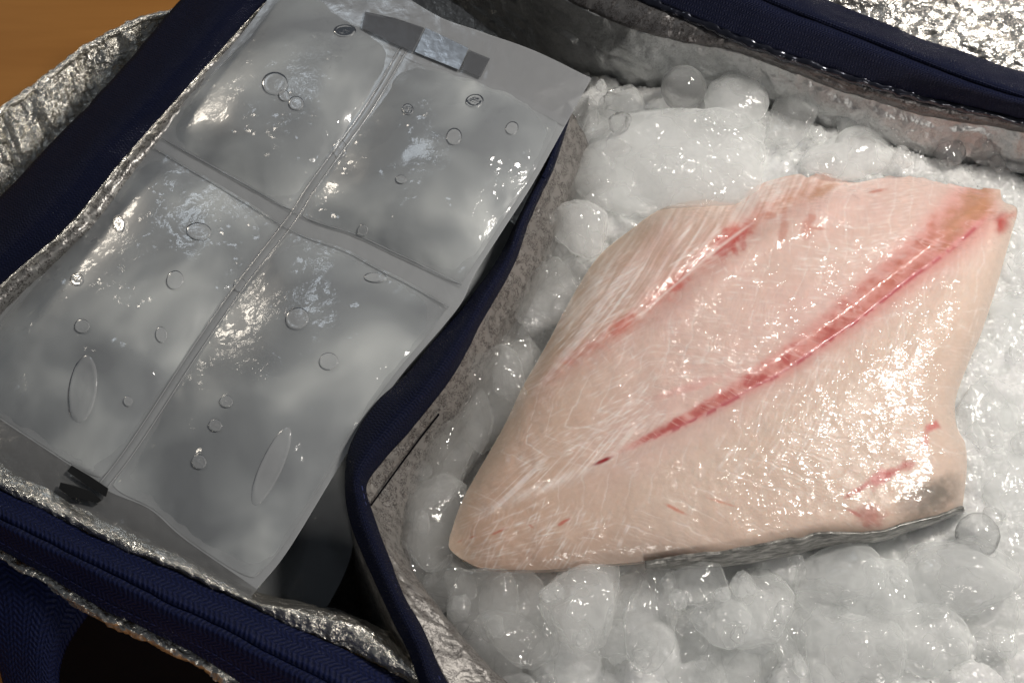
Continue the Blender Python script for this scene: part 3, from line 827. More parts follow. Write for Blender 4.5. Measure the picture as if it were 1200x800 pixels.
warp = (fbm(X / 60, Y / 60, 3, 3) - 0.5)
edge_top = 1 - np.exp(-d_top / 22)
edge_right = 1 - np.exp(-d_right / 16)
edge_left = 1 - np.exp(-d_left / 24)
skinny = sstep(700, 860, X)
edge_bot = 1 - np.exp(-d_bot / (20 - 8 * skinny))
edge_bot = edge_bot * (1 - 0.72 * skinny) + 0.72 * skinny
thick = 0.55 + 0.45 * sstep(520, 900, X)
z = 0.0905 + 0.0108 * thick * (edge_top * 0.95 + 0.05) * (0.25 + 0.75 * edge_right) * edge_left * edge_bot
z += 0.0020 * np.exp(-(tS - 60) ** 2 / 3000.) * edge_bot * thick           # lower lobe
z += 0.0020 * np.exp(-(tS + 75) ** 2 / 3600.) * edge_top * thick           # middle lobe
z -= 0.0022 * np.exp(-(tS / 9.) ** 2) * sstep(560, 760, X)                   # groove along the bloodline
z += 0.0016 * np.exp(-((tS + 16) / 10.) ** 2) * sstep(850, 1050, X)
z -= 0.0010 * np.exp(-((tF - 3) / 12.) ** 2) * sstep(600, 720, X)           # fold
z += 0.0012 * np.exp(-((tF + 14) / 16.) ** 2) * sstep(600, 760, X) * (1 - 0.5 * sstep(880, 990, X))
z += 0.0018 * np.exp(-((tF - 26) / 16.) ** 2) * sstep(700, 860, X)
# fibres: along the fold above it, chevrons elsewhere
fib_dir = 0.62 + 0.5 * np.sin((X - 560) / 420.)
c_, s_ = np.cos(fib_dir), np.sin(fib_dir)
along = X * c_ - Y * s_; across = X * s_ + Y * c_
fibre = fbm(along / 42 + warp * 2, across / 3.6 + warp * 3, 61, 3) - 0.5
topzone = sstep(14, -6, tF) * sstep(520, 640, X)
lowt = np.abs(tS - 68)
chev = np.where(tS > 0, sS + 0.85 * (68 - lowt) * np.where(tS > 68, 1.25, 1.0), sS + 1.15 * (55 - np.abs(-tS - 55)))
chev = chev + 26 * warp + 9 * (fbm(X / 16, Y / 16, 9, 2) - 0.5)
period = 34.
ph = (chev / period) % 1.0
line_id = np.floor(chev / period)
dist = np.minimum(ph, 1 - ph) * period
strength = sstep(0.42, 0.68, fbm(X / 38 + line_id * 3.3, Y / 38, 17, 3))
sept = np.exp(-(dist / 1.7) ** 2) * strength * (1 - topzone)
fine_ph = (chev / 7.0) % 1.0
fine = np.exp(-(np.minimum(fine_ph, 1 - fine_ph) * 7 / 1.6) ** 2) * sstep(0.45, 0.7, fbm(X / 26, Y / 26, 29, 3)) * (1 - topzone)
inner = np.minimum(np.minimum(d_top, d_right), np.minimum(d_bot, d_left)); ie = sstep(0, 14, inner)
z += ie * (0.00014 * fibre * (0.25 + 1.3 * topzone) - 0.00007 * sept - 0.00003 * fine)
z += ie * 0.0010 * (fbm(X / 34, Y / 34, 41, 3) - 0.5)

# thin white strands of connective tissue, traced along the grain
gxx, gyy = np.meshgrid(np.arange(490, 1215, 3.), np.arange(180, 690, 3.), indexing='ij')
a_, _, b_ = near_line(gxx, gyy, spine, 60); TS = a_ * b_
a_, _, b_ = near_line(gxx, gyy, fold, 50); TF = a_ * b_
WX = fbm(gxx / 45, gyy / 45, 201, 2) - 0.5
ds = np.array([0.85, -0.53]); fr_ = np.random.default_rng(3)
RS = 1.5
strand = {k: np.zeros((int(725 * RS), int(510 * RS))) for k in ('soft', 'fine')}
def trace(n, region, angle, lmin, lmax, amp, key, jit=0.25):
    x = fr_.uniform(500, 1200, n * 8); y = fr_.uniform(195, 680, n * 8)
    look = lambda F, x, y: F[np.clip(((x - 490) / 3).astype(int), 0, F.shape[0] - 1), np.clip(((y - 180) / 3).astype(int), 0, F.shape[1] - 1)]
    ok = region(x, y, look(TS, x, y), look(TF, x, y)); x, y = x[ok][:n], y[ok][:n]; n = len(x)
    L = fr_.uniform(lmin, lmax, n); A = amp * fr_.uniform(0.3, 1.0, n); J = fr_.normal(0, jit, n); sd = fr_.uniform(0, 99, n)
    for k in range(int(lmax * RS)):
        f = k / RS / L; live = f < 1
        a = angle(x, y, look(TS, x, y), look(TF, x, y)) + J * 0.6 + 0.5 * look(WX, x, y)
        x = x + np.cos(a) / RS; y = y + np.sin(a) / RS
        w = A * np.sin(np.pi * np.clip(f, 0, 1)) ** 0.5 * (0.55 + 0.45 * np.sin(k * 0.21 + sd)) * live
        ix = (x - 490) * RS; iy = (y - 180) * RS
        i0 = np.floor(ix).astype(int); j0 = np.floor(iy).astype(int)
        m = (i0 >= 0) & (j0 >= 0) & (i0 < strand[key].shape[0] - 1) & (j0 < strand[key].shape[1] - 1)
        fx, fy = ix - i0, iy - j0
        for di in (0, 1):
            for dj in (0, 1):
                np.add.at(strand[key], (i0[m] + di, j0[m] + dj), (w * (fx if di else 1 - fx) * (fy if dj else 1 - fy))[m])
mid = lambda x, y, t, f: (t < -14) & (f > 8)
trace(420, mid, lambda x, y, t, f: np.where(x < 760, -0.45, 0.06 - 0.25 * (x > 1000)), 25, 130, 0.85, 'soft', 0.08)
trace(900, mid, lambda x, y, t, f: np.where(x < 760, -0.5, 0.0), 8, 34, 0.8, 'fine', 0.35)
trace(330, lambda x, y, t, f: (t > 4) & (t < 75), lambda x, y, t, f: 2.05 + 0 * x, 24, 85, 1.25, 'soft', 0.14)
trace(260, lambda x, y, t, f: t > 70, lambda x, y, t, f: 0.50 + 0 * x, 20, 70, 1.1, 'soft', 0.16)
trace(800, lambda x, y, t, f: t > 4, lambda x, y, t, f: np.where(t < 70, 2.1, 0.4), 6, 24, 0.8, 'fine', 0.5)
trace(620, lambda x, y, t, f: (f < 4) & (f > -75) & (t < -30), lambda x, y, t, f: -0.60 + 0.0030 * (f + 20) + 0.25 * (x > 880), 30, 130, 1.0, 'soft', 0.10)
trace(500, lambda x, y, t, f: (f < 6) & (f > -75) & (t < -30), lambda x, y, t, f: -0.55 + 0 * x, 10, 50, 0.9, 'fine', 0.2)
trace(360, lambda x, y, t, f: (x < 740) & (np.abs(t) < 60), lambda x, y, t, f: -0.50 + 0.004 * t, 25, 110, 0.9, 'soft', 0.10)
trace(160, lambda x, y, t, f: (f > -2) & (f < 26) & (x > 660) & (x < 960), lambda x, y, t, f: 1.25 + 0 * x, 10, 34, 0.9, 'soft', 0.2)
trace(240, lambda x, y, t, f: (t > -40) & (t < 2) & (x > 780), lambda x, y, t, f: -1.05 + 0 * x, 8, 30, 0.9, 'soft', 0.25)
def sample(R, x, y):
    ix = np.clip((x - 490) * RS, 0, R.shape[0] - 2); iy = np.clip((y - 180) * RS, 0, R.shape[1] - 2)
    i0 = ix.astype(int); j0 = iy.astype(int); fx = ix - i0; fy = iy - j0
    return (R[i0, j0] * (1 - fx) + R[i0 + 1, j0] * fx) * (1 - fy) + (R[i0, j0 + 1] * (1 - fx) + R[i0 + 1, j0 + 1] * fx) * fy
def blur(R):
    for ax in (0, 1): R = (np.roll(R, 1, ax) + 2 * R + np.roll(R, -1, ax)) / 4
    return R
ST = np.clip(sample(blur(strand['soft']), X, Y), 0, 1.4); SF = np.clip(sample(blur(strand['fine']), X, Y), 0, 1.4)
clump = sstep(0.40, 0.62, fbm(X / 48, Y / 48, 301, 3)); clump2 = sstep(0.46, 0.66, fbm(X / 36 + 9, Y / 36, 305, 3))
ST = ST * (0.15 + 1.05 * clump) * (1 + 0.3 * (tF < 4)); SF = SF * (0.05 + 1.2 * clump2)
z += ie * (0.00014 * ST + 0.00012 * SF)

def lin(r, g, b): return np.array([((c / 255) / 12.92 if c / 255 <= .04045 else ((c / 255 + .055) / 1.055) ** 2.4) for c in (r, g, b)])
def mixc(C, col, m): return C * (1 - m[..., None]) + col * m[..., None]
cream = lin(222, 200, 186); tan = lin(203, 170, 149); pink = lin(222, 189, 182); red = lin(182, 80, 78); deep = lin(150, 40, 44); brown = lin(186, 138, 108)
white = lin(242, 230, 224); mauve = lin(206, 128, 142); grey = lin(122, 116, 108); brownred = lin(186, 108, 90)
C = np.broadcast_to(cream, X.shape + (3,)).copy()
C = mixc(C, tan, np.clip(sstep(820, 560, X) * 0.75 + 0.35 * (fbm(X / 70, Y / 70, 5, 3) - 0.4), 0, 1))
C = mixc(C, pink, np.clip(sstep(0, -30, tS) * sstep(640, 800, X) * (0.65 + 0.5 * warp), 0, 1))
C = mixc(C, pink, np.exp(-(tS / 34.) ** 2) * 0.6 * sstep(640, 760, X))
C = mixc(C, white, np.clip(0.45 * sept + 0.12 * fine + 1.0 * ST + 0.3 * SF, 0, 0.9))
C = mixc(C, white, np.clip((fibre - 0.03) * 4.2, 0, 1) * topzone * 0.75)
C = mixc(C, tan * 0.86, np.clip((-fibre - 0.02) * 4, 0, 1) * topzone * 0.6)
# white sinew of the midline towards the tip
sin_l = np.exp(-((tS + 3 * fibre) / 6.) ** 2) * sstep(545, 590, X) * sstep(740, 690, X)
C = mixc(C, white, np.clip(sin_l * (0.45 + 1.6 * np.clip(fibre, -0.1, 0.4)), 0, 1))
sp2 = np.clip((fbm(along / 60, across / 2.6, 77, 3) - 0.5) * 5, 0, 1) * np.exp(-((tS + 14) / 16.) ** 2) * sstep(540, 600, X) * sstep(800, 700, X)
C = mixc(C, white, sp2 * 0.8)
# bloodline, wider towards the thick end
wid = np.interp(X, [690, 740, 800, 850, 920, 1000, 1060, 1110, 1150], [3, 5, 9, 14, 20, 26, 32, 40, 44])
bx = -tS / wid
seg = fbm((sS + tS * 0.2) / 14, tS / 12, 83, 3)
seg2 = fbm((sS - tS * 0.7) / 7.5 + 3 * warp, tS / 26, 84, 2)
inb = sstep(-0.22, 0.12, bx + 0.25 * (fbm(X / 7, Y / 7, 89, 2) - 0.5)) * sstep(1.25, 0.55, bx + 0.9 * (fbm(X / 12, Y / 12, 88, 3) - 0.5)) * sstep(725, 775, X) * sstep(1186, 1160, X)
halo = np.exp(-(np.clip(np.abs(bx - 0.4) - 0.5, 0, 9) / 0.4) ** 2) * sstep(690, 790, X) * sstep(1190, 1150, X)
C = mixc(C, lin(218, 150, 144), halo * 0.55)
chunk = sstep(0.32, 0.74, seg * 0.5 + seg2 * 0.5)
bcol = red + (brownred - red) * sstep(930, 1060, X)[..., None]
bcol = bcol + (brown - bcol) * sstep(1075, 1130, X)[..., None]
C = mixc(C, lin(220, 160, 152), inb * 0.8)
C = mixc(C, bcol, inb * chunk * 0.78)
memb = np.abs(fbm((sS - tS * 0.7) / 13. + 2 * warp, tS / 40, 86, 2) - 0.5)
C = mixc(C, lin(228, 186, 180), inb * np.exp(-(memb / 0.022) ** 2) * 0.75)
vein = np.exp(-((bx + 0.02) / 0.10) ** 2) * sstep(760, 820, X) * sstep(1160, 1145, X)
C = mixc(C, lin(212, 146, 150), vein * 0.5)
C = mixc(C, lin(186, 92, 100), np.exp(-((tS - 1.5) / 2.6) ** 2) * sstep(0.44, 0.62, fbm(sS / 11., tS / 9., 85, 2)) * sstep(720, 800, X) * sstep(1160, 1140, X) * 0.8)
def blot(C, x, y, rx, ry, ang, col, amt, seed=0, ragged=0.7):
    dx, dy = X - x, Y - y; ca, sa = math.cos(ang), math.sin(ang)
    u, v = (dx * ca + dy * sa) / rx, (-dx * sa + dy * ca) / ry
    r = np.hypot(u, v) + ragged * (fbm(X / 8 + seed, Y / 8, seed, 3) - 0.5)
    return mixc(C, col, sstep(1.15, 0.25, r) * amt)
C = blot(C, 706, 540, 15, 3.2, -0.42, deep, 1.0, 1, 0.25)
C = blot(C, 1142, 238, 30, 20, -0.6, brown, 0.75, 2)
C = blot(C, 1120, 262, 22, 16, -0.8, brown, 0.6, 3)
C = blot(C, 1175, 262, 11, 16, 0.15, lin(178, 52, 48), 0.95, 4, 0.5)
C = blot(C, 1186, 252, 9, 6, -0.6, lin(186, 80, 70), 0.8, 5, 0.5)
# soft feathered blood along the fold
feather = 0.5 * fbm(sF / 9 - tF / 11., tF / 40., 95, 3) + 0.5 * fbm(X / 11., Y / 11., 96, 4)
prof = np.interp(X, [610, 650, 690, 725, 760, 790, 820, 855, 885, 925, 960, 990], [0, .35, .45, .62, .5, .72, .72, 1.0, .8, .55, .5, .2])
C = mixc(C, lin(212, 146, 134), np.clip(np.exp(-((tF - 3) / 17.) ** 2) * prof * (0.45 + 1.3 * (feather - 0.35)), 0, 1))
C = mixc(C, lin(190, 92, 82), np.clip(np.exp(-((tF + 1) / 8.) ** 2) * prof * (0.35 + 0.65 * sstep(0.28, 0.72, feather)) * 0.85 * sstep(930, 880, X), 0, 0.9))
C = mixc(C, brown * 0.92, np.clip(np.exp(-((tF + 1) / 8.) ** 2) * prof * (0.3 + 0.7 * sstep(0.28, 0.7, feather)) * 0.9 * sstep(870, 920, X), 0, 0.8))
for x, y, rx, ry, an, col, am in [(856, 284, 30, 16, -0.75, lin(186, 78, 72), 0.9), (792, 335, 22, 10, -.7, lin(196, 96, 86), .7), (728, 380, 24, 8, -.62, lin(200, 108, 94), .6), (948, 262, 8, 20, 0.25, brownred, 0.5), (918, 268, 6, 22, 0.1, brownred, 0.45), (968, 222, 26, 7, -0.45, brown, 0.7),
                                  (1025, 224, 16, 2, -0.15, brownred, 0.7), (960, 268, 14, 2.5, 0.1, brownred, .5)]:
    C = blot(C, x, y, rx, ry, an, col, am, int(x) % 97, 1.0)
C = mixc(C, white, np.exp(-((tF - 1) / 1.5) ** 2) * sstep(735, 760, X) * sstep(890, 870, X) * 0.6)
# bruises near the thick end
for x, y, rx, ry, an, col, am in [(1005, 574, 20, 5, -0.5, red, .8), (1030, 560, 22, 10, -0.5, lin(208, 120, 120), .75), (1050, 552, 18, 6, -.6, red, .7), (1064, 544, 9, 8, 0, red, .65), (1020, 606, 22, 18, -.3, lin(178, 112, 104), .7),
                                  (1094, 500, 13, 7, -.2, lin(204, 96, 98), .75), (1084, 514, 6, 14, .2, lin(210, 124, 120), .6), (1090, 582, 50, 24, -.40, lin(120, 115, 108), .85), (1070, 590, 24, 12, -.35, lin(196, 176, 166), .5),
                                  (585, 622, 10, 2.4, -.5, lin(196, 112, 92), .8), (661, 611, 9, 2.4, -.5, lin(196, 104, 88), .8), (553, 629, 5, 2, -.5, lin(196, 112, 92), .7), (538, 634, 5, 2, -.5, lin(196, 112, 92), .7),
                                  (622, 616, 5, 2, .6, lin(200, 124, 104), .6), (793, 597, 16, 3, .45, lin(204, 120, 98), .7), (845, 588, 24, 2.2, .3, lin(212, 140, 116), .6), (1000, 600, 10, 3, .5, lin(196, 104, 100), .6),
                                  (812, 452, 60, 7, -.3, lin(226, 170, 164), .5)]:
    C = blot(C, x, y, rx, ry, an, col, am, int(x + y) % 89, 0.45 if rx > 40 else 0.9)
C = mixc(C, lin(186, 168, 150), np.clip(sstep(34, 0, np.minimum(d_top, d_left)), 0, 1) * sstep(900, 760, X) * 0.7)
C = mixc(C, lin(206, 190, 178), np.clip(sstep(22, 0, d_right), 0, 1) * 0.6)
C = mixc(C, grey, sstep(12, 2, d_bot) * sstep(880, 960, X) * 0.35)
C = mixc(C, white, np.clip(0.30 * ST + 0.15 * SF, 0, 0.5))                # strands also cross the stained flesh
C = C * (0.95 + 0.10 * fbm(X / 5, Y / 5, 101, 2))[..., None]
C = np.clip(C, 0, 1)
V = P(X, Y, z)
# skirt: rounded sides going down into the ice
loop = np.concatenate([np.arange(NU) * NV, (NU - 1) * NV + np.arange(1, NV), (np.arange(NU - 1)[::-1]) * NV + NV - 1, np.arange(1, NV - 1)[::-1]])
VV = V.reshape(-1, 3); CC = C.reshape(-1, 3)
rim = VV[loop].copy(); cen = rim.mean(0)
rings = []; dirn = rim - cen; dirn[:, 2] = 0; dirn /= np.linalg.norm(dirn, axis=1, keepdims=True)
for dz, off in ((-.002, -.0002), (-.005, -.0012), (-.009, -.003), (-.013, -.006)):
    q = rim + dirn * off; q[:, 2] = np.minimum(rim[:, 2] + dz, rim[:, 2]); q[:, 2] = np.maximum(q[:, 2], 0.076); rings.append(q)
allV = np.vstack([VV] + rings)
faces = grid_faces(NU, NV, True).tolist()
prev = loop; base = len(VV)
for k in range(len(rings)):
    cur = base + k * len(loop) + np.arange(len(loop))
    for i in range(len(loop)):
        j = (i + 1) % len(loop)
        faces.append([int(prev[i]), int(prev[j]), int(cur[j]), int(cur[i])])
    prev = cur
faces.append([int(i) for i in prev])
me = mesh_from('flesh', allV, faces)
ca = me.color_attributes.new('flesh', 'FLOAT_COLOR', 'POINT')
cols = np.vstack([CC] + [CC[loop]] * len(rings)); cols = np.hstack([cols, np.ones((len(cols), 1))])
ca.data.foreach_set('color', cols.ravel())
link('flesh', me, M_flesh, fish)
# grey skin along the lower edge
sk0 = [(756, 658, .0955), (780, 655, .0975), (829, 649, .1005), (904, 638, .1020), (956, 628, .1020), (994, 625, .1020), (1030, 626, .1018), (1060, 616, .1015), (1095, 607, .101), (1129, 595, .099)]
sk1 = [(756, 663, .093), (782, 664, .092), (840, 663, .092), (915, 652, .092), (960, 640, .092), (996, 636, .093), (1032, 632, .094), (1064, 621, .094), (1098, 610, .094), (1130, 598, .093)]
sk2 = [(x, y - 8, .083) for x, y, z_ in sk1]
sk0 = [(x, y - 2 + 5 * (float(fbm(x / 14., 3.3, 7, 2)) - .5), z_ + .0006) for x, y, z_ in smooth_line(sk0, 60)]
sk1 = smooth_line(sk1, 60); sk2 = [(x, y - 8, .083) for x, y, z_ in sk1]
sheet('skin', [sk0, [((a[0]+b[0])/2, (a[1]+b[1])/2 + 1, (a[2]+b[2])/2 + .001) for a, b in zip(sk0, sk1)], sk1, sk2], 200, 24, M_skin, fish, 0, lambda u, v: 0.0005 * (fbm(u * 160, v * 300, 3, 3) - 0.5), 0.0012)

# ------------------------------------------------------------------ ice
def inside_poly(x, y, poly):
    c = np.zeros(np.shape(x), bool); n = len(poly)
    for i in range(n):
        x1, y1 = poly[i]; x2, y2 = poly[(i + 1) % n]
        m = ((y1 > y) != (y2 > y)) & (x < (x2 - x1) * (y - y1) / (y2 - y1 + 1e-12) + x1)
        c ^= m
    return c
wl = smooth_line(w1, 60); wall_xy = P(wl[:, 0] - 3, wl[:, 1] + 16, np.full(60, .078))[:, :2]
bl = smooth_line(back_base, 60); back_xy = P(bl[:, 0], bl[:, 1] - 18, np.full(60, .075))[:, :2]
far = P([1480, 1480, 640], [300, 960, 960], [.08] * 3)[:, :2]
bk = back_xy[back_xy[:, 0] > wall_xy[0, 0]]
poly = np.vstack([bk, far, wall_xy[::-1]])
gx = np.arange(poly[:, 0].min(), 0.30, 0.0007); gy = np.arange(-0.24, poly[:, 1].max(), 0.0007)
GX, GY = np.meshgrid(gx, gy, indexing='ij')
ins = inside_poly(GX, GY, poly)
right_hi = sstep(0.05, 0.16, GX)
low_left = sstep(0.025, -0.022, GX)
zb = np.full(GX.shape, 0.0805) + 0.0090 * right_hi - 0.0055 * sstep(-0.08, -0.14, GY) + 0.0030 * sstep(0.066, 0.096, GY) * sstep(0.03, 0.09, GX) - 0.004 * low_left
br = np.random.default_rng(5)
for _ in range(900):                                     # half sunken lumps, fused together
    cx, cy = br.uniform(gx[0], gx[-1]), br.uniform(gy[0], gy[-1]); R = br.uniform(0.006, 0.0135); cz = br.uniform(0.074, 0.081) + 0.004 * (cx > .1)
    i0, i1 = np.searchsorted(gx, (cx - R, cx + R)); j0, j1 = np.searchsorted(gy, (cy - R, cy + R))
    sx, sy = GX[i0:i1, j0:j1] - cx, GY[i0:i1, j0:j1] - cy
    k = br.uniform(0.75, 1.3)
    h = cz + 0.85 * np.sqrt(np.clip(R * R - sx ** 2 * k - sy ** 2 / k, 0, None)) - 0.1 * (R * R < sx ** 2 * k + sy ** 2 / k)
    ta = br.uniform(0, 6.28); tl = br.uniform(0.1, 0.5)      # chips: a tilted flat cut across the top
    h = np.minimum(h, cz + R * br.uniform(0.35, 0.62) + tl * (sx * math.cos(ta) + sy * math.sin(ta)))
    zb[i0:i1, j0:j1] = np.maximum(zb[i0:i1, j0:j1], h)
zb -= 0.016 * low_left                                   # melted away on the divider side
zb += 0.0030 * (fbm(GX * 110, GY * 110, 23, 3) - 0.5) + (0.0014 + 0.0018 * right_hi) * (fbm(GX * 330, GY * 330, 29, 3) - 0.5)
idx = -np.ones(GX.shape, int); idx[ins] = np.arange(ins.sum())
bv = np.stack([GX[ins], GY[ins], zb[ins]], -1)
q = np.stack([idx[:-1, :-1], idx[1:, :-1], idx[1:, 1:], idx[:-1, 1:]], -1).reshape(-1, 4)
q = q[(q >= 0).all(1)]
bed = link('ice_bed', mesh_from('ice_bed', bv, q), M_bed)
bed['kind'] = 'stuff'; bed['label'] = 'slushy bed of melting ice filling the bag around the fillet'; bed['category'] = 'ice bed'
m = bed.modifiers.new('thickness', 'SOLIDIFY'); m.thickness = 0.03; m.offset = -1

def nugget_mesh(k):
    bm = bmesh.new()
    bmesh.ops.create_icosphere(bm, subdivisions=5, radius=1.0)
    co = np.array([v.co[:] for v in bm.verts])
    me = bpy.data.meshes.new('ice_nugget'); bm.to_mesh(me); bm.free()
    r = np.random.default_rng(100 + k)
    d = np.ones(len(co))
    for _ in range(8):                                   # soft flats and dents
        n = r.normal(size=3); n /= np.linalg.norm(n)
        c = co @ n; cut = r.uniform(0.56, 0.90)
        over = np.clip(c * d - cut, 0, None); d = d - over * 0.85 / np.maximum(c, 0.4)
    for f, a in ((1.0, .17), (2.6, .08), (7., .024), (16., .015), (34., .008)):
        ph = r.uniform(0, 20, 3)
        d = d + a * (fbm(co[:, 0] * f + ph[0] + co[:, 2] * f * .7, co[:, 1] * f + ph[1] - co[:, 2] * f * .6, k, 2) - 0.5) * 2
    co = co * d[:, None]
    me.vertices.foreach_set('co', co.ravel())
    me.polygons.foreach_set('use_smooth', [True] * len(me.polygons)); me.update()
    return me
NUG = [nugget_mesh(k) for k in range(10)]
def round_mesh(k):
    bm = bmesh.new(); bmesh.ops.create_icosphere(bm, subdivisions=5, radius=1.0)
    co = np.array([v.co[:] for v in bm.verts])
    me = bpy.data.meshes.new('ice_nugget'); bm.to_mesh(me); bm.free()
    d = 1 + 0.10 * (fbm(co[:, 0] * 1.5 + k, co[:, 1] * 1.5 + co[:, 2], k, 2) - 0.5) + 0.03 * (fbm(co[:, 0] * 6 + k, co[:, 1] * 6 + co[:, 2] * 5, k + 3, 2) - 0.5)
    me.vertices.foreach_set('co', (co * d[:, None]).ravel())
    me.polygons.foreach_set('use_smooth', [True] * len(me.polygons)); me.update()
    return me
ROUND = [round_mesh(k) for k in range(3)]
variants = {}
def nugget(px, py, rx, ry, z, kind, label, group, k, flat=0.75, rot=None):
    key = (k % len(NUG), kind, 'ball' in label and 'crumb' not in label)
    if key not in variants:
        me = (ROUND[key[0] % 3] if key[2] else NUG[key[0]]).copy(); me.materials.append(M_ice[kind]); variants[key] = me
    o = bpy.data.objects.new('ice_nugget', variants[key]); COL.objects.link(o)
    c = P(px, py, z); o.location = c
    mpp = (CAM[2] - z) / (ct * 1200 / W) * 1.05
    o.scale = (rx * mpp, ry * mpp * 1.06, 0.5 * (rx + ry) * mpp * flat)
    o.rotation_euler = (random.uniform(-.25, .25), random.uniform(-.25, .25), rot if rot is not None else random.uniform(-.4, .4))
    return tag(o, label, 'ice', group)

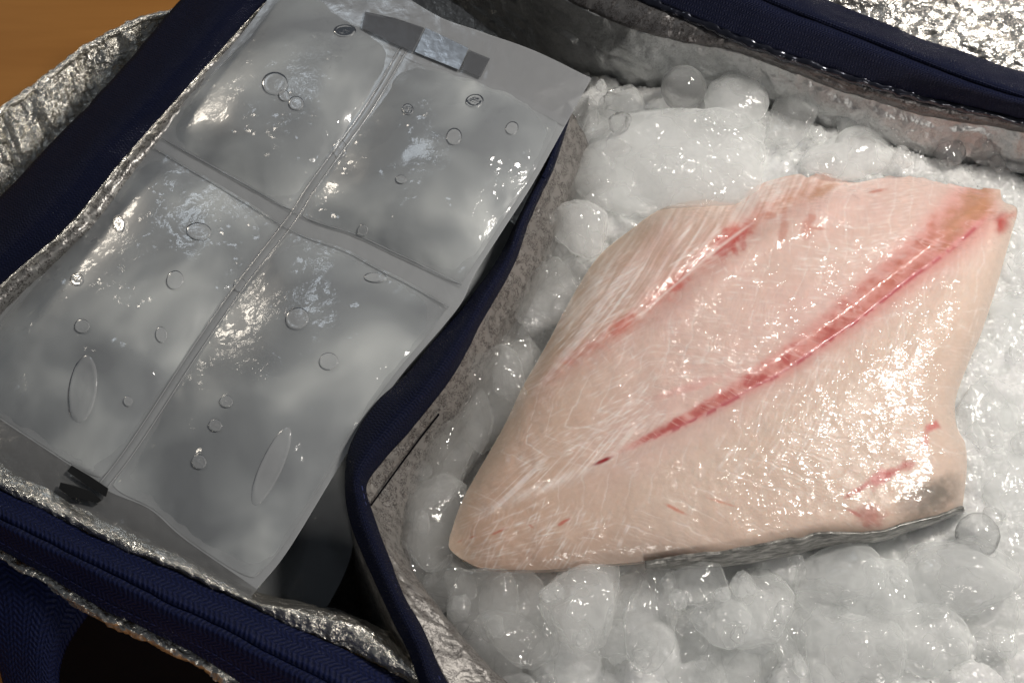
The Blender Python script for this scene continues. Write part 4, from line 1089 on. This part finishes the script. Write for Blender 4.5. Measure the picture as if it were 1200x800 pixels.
named = [
 # px, py, rx, ry, z, kind, label
 (801, 104, 29, 29, .100, 2, 'clear round ice ball against the silver back lining'),
 (863, 118, 34, 32, .098, 1, 'frosty domed ice lump just right of the clear ball at the back'),
 (928, 142, 31, 31, .097, 0, 'wet pale ice dome standing right of the frosty lump at the back'),
 (967, 134, 22, 20, .094, 0, 'low small ice lump behind the wet dome under the back rim'),
 (990, 142, 20, 19, .097, 1, 'small pointed ice lump between wet dome and wide ice ridge'),
 (1068, 155, 48, 24, .096, 0, 'wide bumpy ice ridge under the back rim'),
 (1114, 176, 21, 21, .095, 2, 'small clear ice lump in front of the right part of the back rim'),
 (1150, 168, 34, 26, .095, 2, 'clear ice lump behind the small clear lump at the back right'),
 (1192, 186, 20, 18, .096, 0, 'ice lump at the right picture edge below the navy back rim'),
 (994, 182, 56, 34, .093, 1, 'big smooth ice hump just above the folded flap of the fillet'),
 (727, 124, 30, 30, .090, 2, 'ghostly clear ice lump at the back left against the lining'),
 (728, 144, 15, 15, .104, 2, 'tiny glinting ice pebble on top of the back left heap'),
 (684, 138, 22, 24, .092, 0, 'ice lump next to the upper right corner of the ice pack'),
 (706, 172, 42, 40, .092, 0, 'grey melting ice mass below the glinting ice pebble'),
 (688, 222, 40, 34, .092, 0, 'rounded grey ice chunk left of the big frosted slab'),
 (654, 208, 21, 23, .093, 0, 'lobed ice piece by the right edge of the ice pack'),
 (640, 254, 23, 25, .088, 0, 'dull ice piece beside the top of the divider binding'),
 (680, 262, 36, 32, .096, 1, 'frosted ice block touching the upper left edge of the fillet'),
 (627, 300, 36, 34, .087, 0, 'shaded ice chunk by the divider, above the bubbly ice drum'),
 (634, 343, 38, 37, .093, 0, 'bubbly ice drum left of the upper fillet edge'),
 (668, 322, 18, 22, .093, 0, 'small ice chip between bubbly ice drum and fillet'),
 (800, 185, 118, 66, .091, 1, 'largest frosted ice slab, behind the upper edge of the fillet'),
 (571, 462, 48, 50, .089, 0, 'big smooth shaded ice chunk half way along the divider'),
 (588, 402, 36, 44, .085, 0, 'shaded ice chunk above the big smooth one by the divider'),
 (555, 424, 16, 22, .082, 0, 'narrow dark ice chip wedged against the divider binding'),
 (612, 434, 26, 36, .090, 0, 'ice piece tucked under the left slope of the fillet'),
 (522, 528, 42, 66, .087, 0, 'long pitted ice slab leaning on the divider lining'),
 (512, 600, 34, 50, .086, 0, 'ragged ice slab left of the fillet tip'),
 (484, 648, 30, 36, .083, 0, 'shaded ice chunk in the corner of the divider'),
 (524, 684, 23, 26, .088, 0, 'small crusty ice nugget just below the fillet tip'),
 (561, 700, 34, 36, .090, 0, 'oval glinting ice nugget below the fillet tip'),
 (612, 716, 33, 44, .090, 0, 'tall ice nugget right of the oval glinting one'),
 (592, 774, 44, 34, .088, 0, 'flat bubbly ice nugget on the bag lining at the bottom'),
 (681, 704, 38, 42, .092, 1, 'sparkling frosty ice nugget under the lower fillet edge'),
 (680, 768, 42, 48, .088, 0, 'smooth ice nugget below the sparkling frosty one'),
 (738, 724, 29, 46, .091, 0, 'upright pinkish grey ice nugget under the lower fillet edge'),
 (768, 716, 26, 44, .093, 0, 'slim ice nugget right of the upright pinkish grey one'),
 (819, 680, 29, 24, .095, 0, 'small ice nugget touching the left end of the grey fish skin'),
 (848, 722, 25, 25, .094, 1, 'crumbly round ice nugget below the small one at the fish skin'),
 (810, 764, 31, 42, .088, 0, 'smooth tall ice nugget at the bottom left of the crumbly one'),
 (852, 782, 27, 36, .088, 0, 'smooth egg shaped ice nugget at the bottom edge'),
 (900, 780, 34, 38, .089, 0, 'broad smooth ice nugget right of the egg shaped one'),
 (892, 718, 31, 36, .092, 1, 'frosty ice nugget below the middle of the fish skin'),
 (928, 745, 20, 25, .095, 0, 'small bright ice nugget left of the broad layered ice chunk'),
 (984, 750, 54, 44, .091, 1, 'broad layered ice chunk near the bottom edge'),
 (1040, 704, 46, 44, .091, 1, 'white ice chunk under the right end of the fish skin'),
 (1093, 734, 44, 38, .092, 1, 'rounded white ice chunk near the bottom right'),
 (1157, 720, 32, 36, .092, 0, 'smooth tilted ice nugget at the lower right'),
 (1109, 672, 54, 32, .094, 1, 'smooth broad ice piece below the right corner of the fillet'),
 (1146, 627, 22, 22, .099, 2, 'clear round ice ball right of the fillet lower corner'),
 (975, 676, 44, 34, .091, 1, 'white ice piece directly under the grey fish skin'),
 (1130, 780, 46, 34, .088, 0, 'pale ice nugget at the bottom edge below the tilted one'),
 (1062, 792, 44, 30, .088, 0, 'pale ice nugget at the bottom edge below the rounded white chunk'),
 (738, 786, 34, 36, .087, 0, 'shaded ice nugget at the bottom edge near the smooth tall one'),
 (1178, 372, 36, 40, .089, 1, 'white ice chunk at the right edge beside the fillet flank'),
 (1166, 486, 40, 42, .089, 1, 'white ice chunk in the notch of the fillet right end'),
 (1184, 566, 30, 38, .089, 1, 'bright ice chunk at the right edge above the clear ice ball'),
 (1196, 300, 22, 40, .088, 1, 'bright ice sliver beside the red tip of the fillet'),
 (1190, 660, 30, 34, .091, 0, 'bright ice nugget at the right edge below the clear ball'),
]
for i, (px, py, rx, ry, zz, kind, lab) in enumerate(named):
    if px < 720 and kind == 0: kind = 3                  # the clearer, waterlogged pieces on the divider side
    g = 1.0 if kind == 2 else 1.2
    zz -= 0 if kind == 2 else .0020 + .006 * max(0, py - 665) / 135
    fl = 0.95 if kind == 2 else 0.42 if (px > 1140 or rx > 90) else 0.62
    nugget(px, py, rx * g, ry * g, zz, kind, lab, 'ice pieces heaped in the bag', i * 3 + 1, fl, random.uniform(-.5, .5))

# one crumb beside many of the big pieces
cr = random.Random(4)
outline = [tuple(p[:2]) for p in (f_top + f_right[1:] + f_bottom[::-1][1:] + f_left[::-1][1:])]
for px, py, rx, ry, zz, kind, lab in named:
    if rx < 19: continue
    for _ in range(30):
        a = cr.uniform(0, 6.28); r = cr.uniform(7, 13)
        x, y = px + math.cos(a) * (rx + r * .4), py + math.sin(a) * (ry + r * .4)
        near = any(inside_poly(np.array([x + dx]), np.array([y + dy]), outline)[0] for dx in (-18, 0, 18) for dy in (-18, 0, 20))
        wall = min(math.hypot(x - q[0], y - q[1]) for q in w1 + back_foot + div_top_r) < 22 or x < 470
        if not near and not wall and y < 800 and x < 1200: break
    else: continue
    short = lab
    for cut in (' below the navy', ' against the silver', ' between wet', ' above the bubbly', ', above', ', behind', ' half way', ' behind the small clear', ' next to the upper', ' in front of'):
        short = short.split(cut)[0] if len(short.split()) > 9 else short
    nugget(x, y, r, r * cr.uniform(.8, 1.3), zz + .004 * cr.random(), cr.choice((0, 0, 1)), 'crumb beside the ' + short, 'small ice crumbs', cr.randrange(99), 0.7)
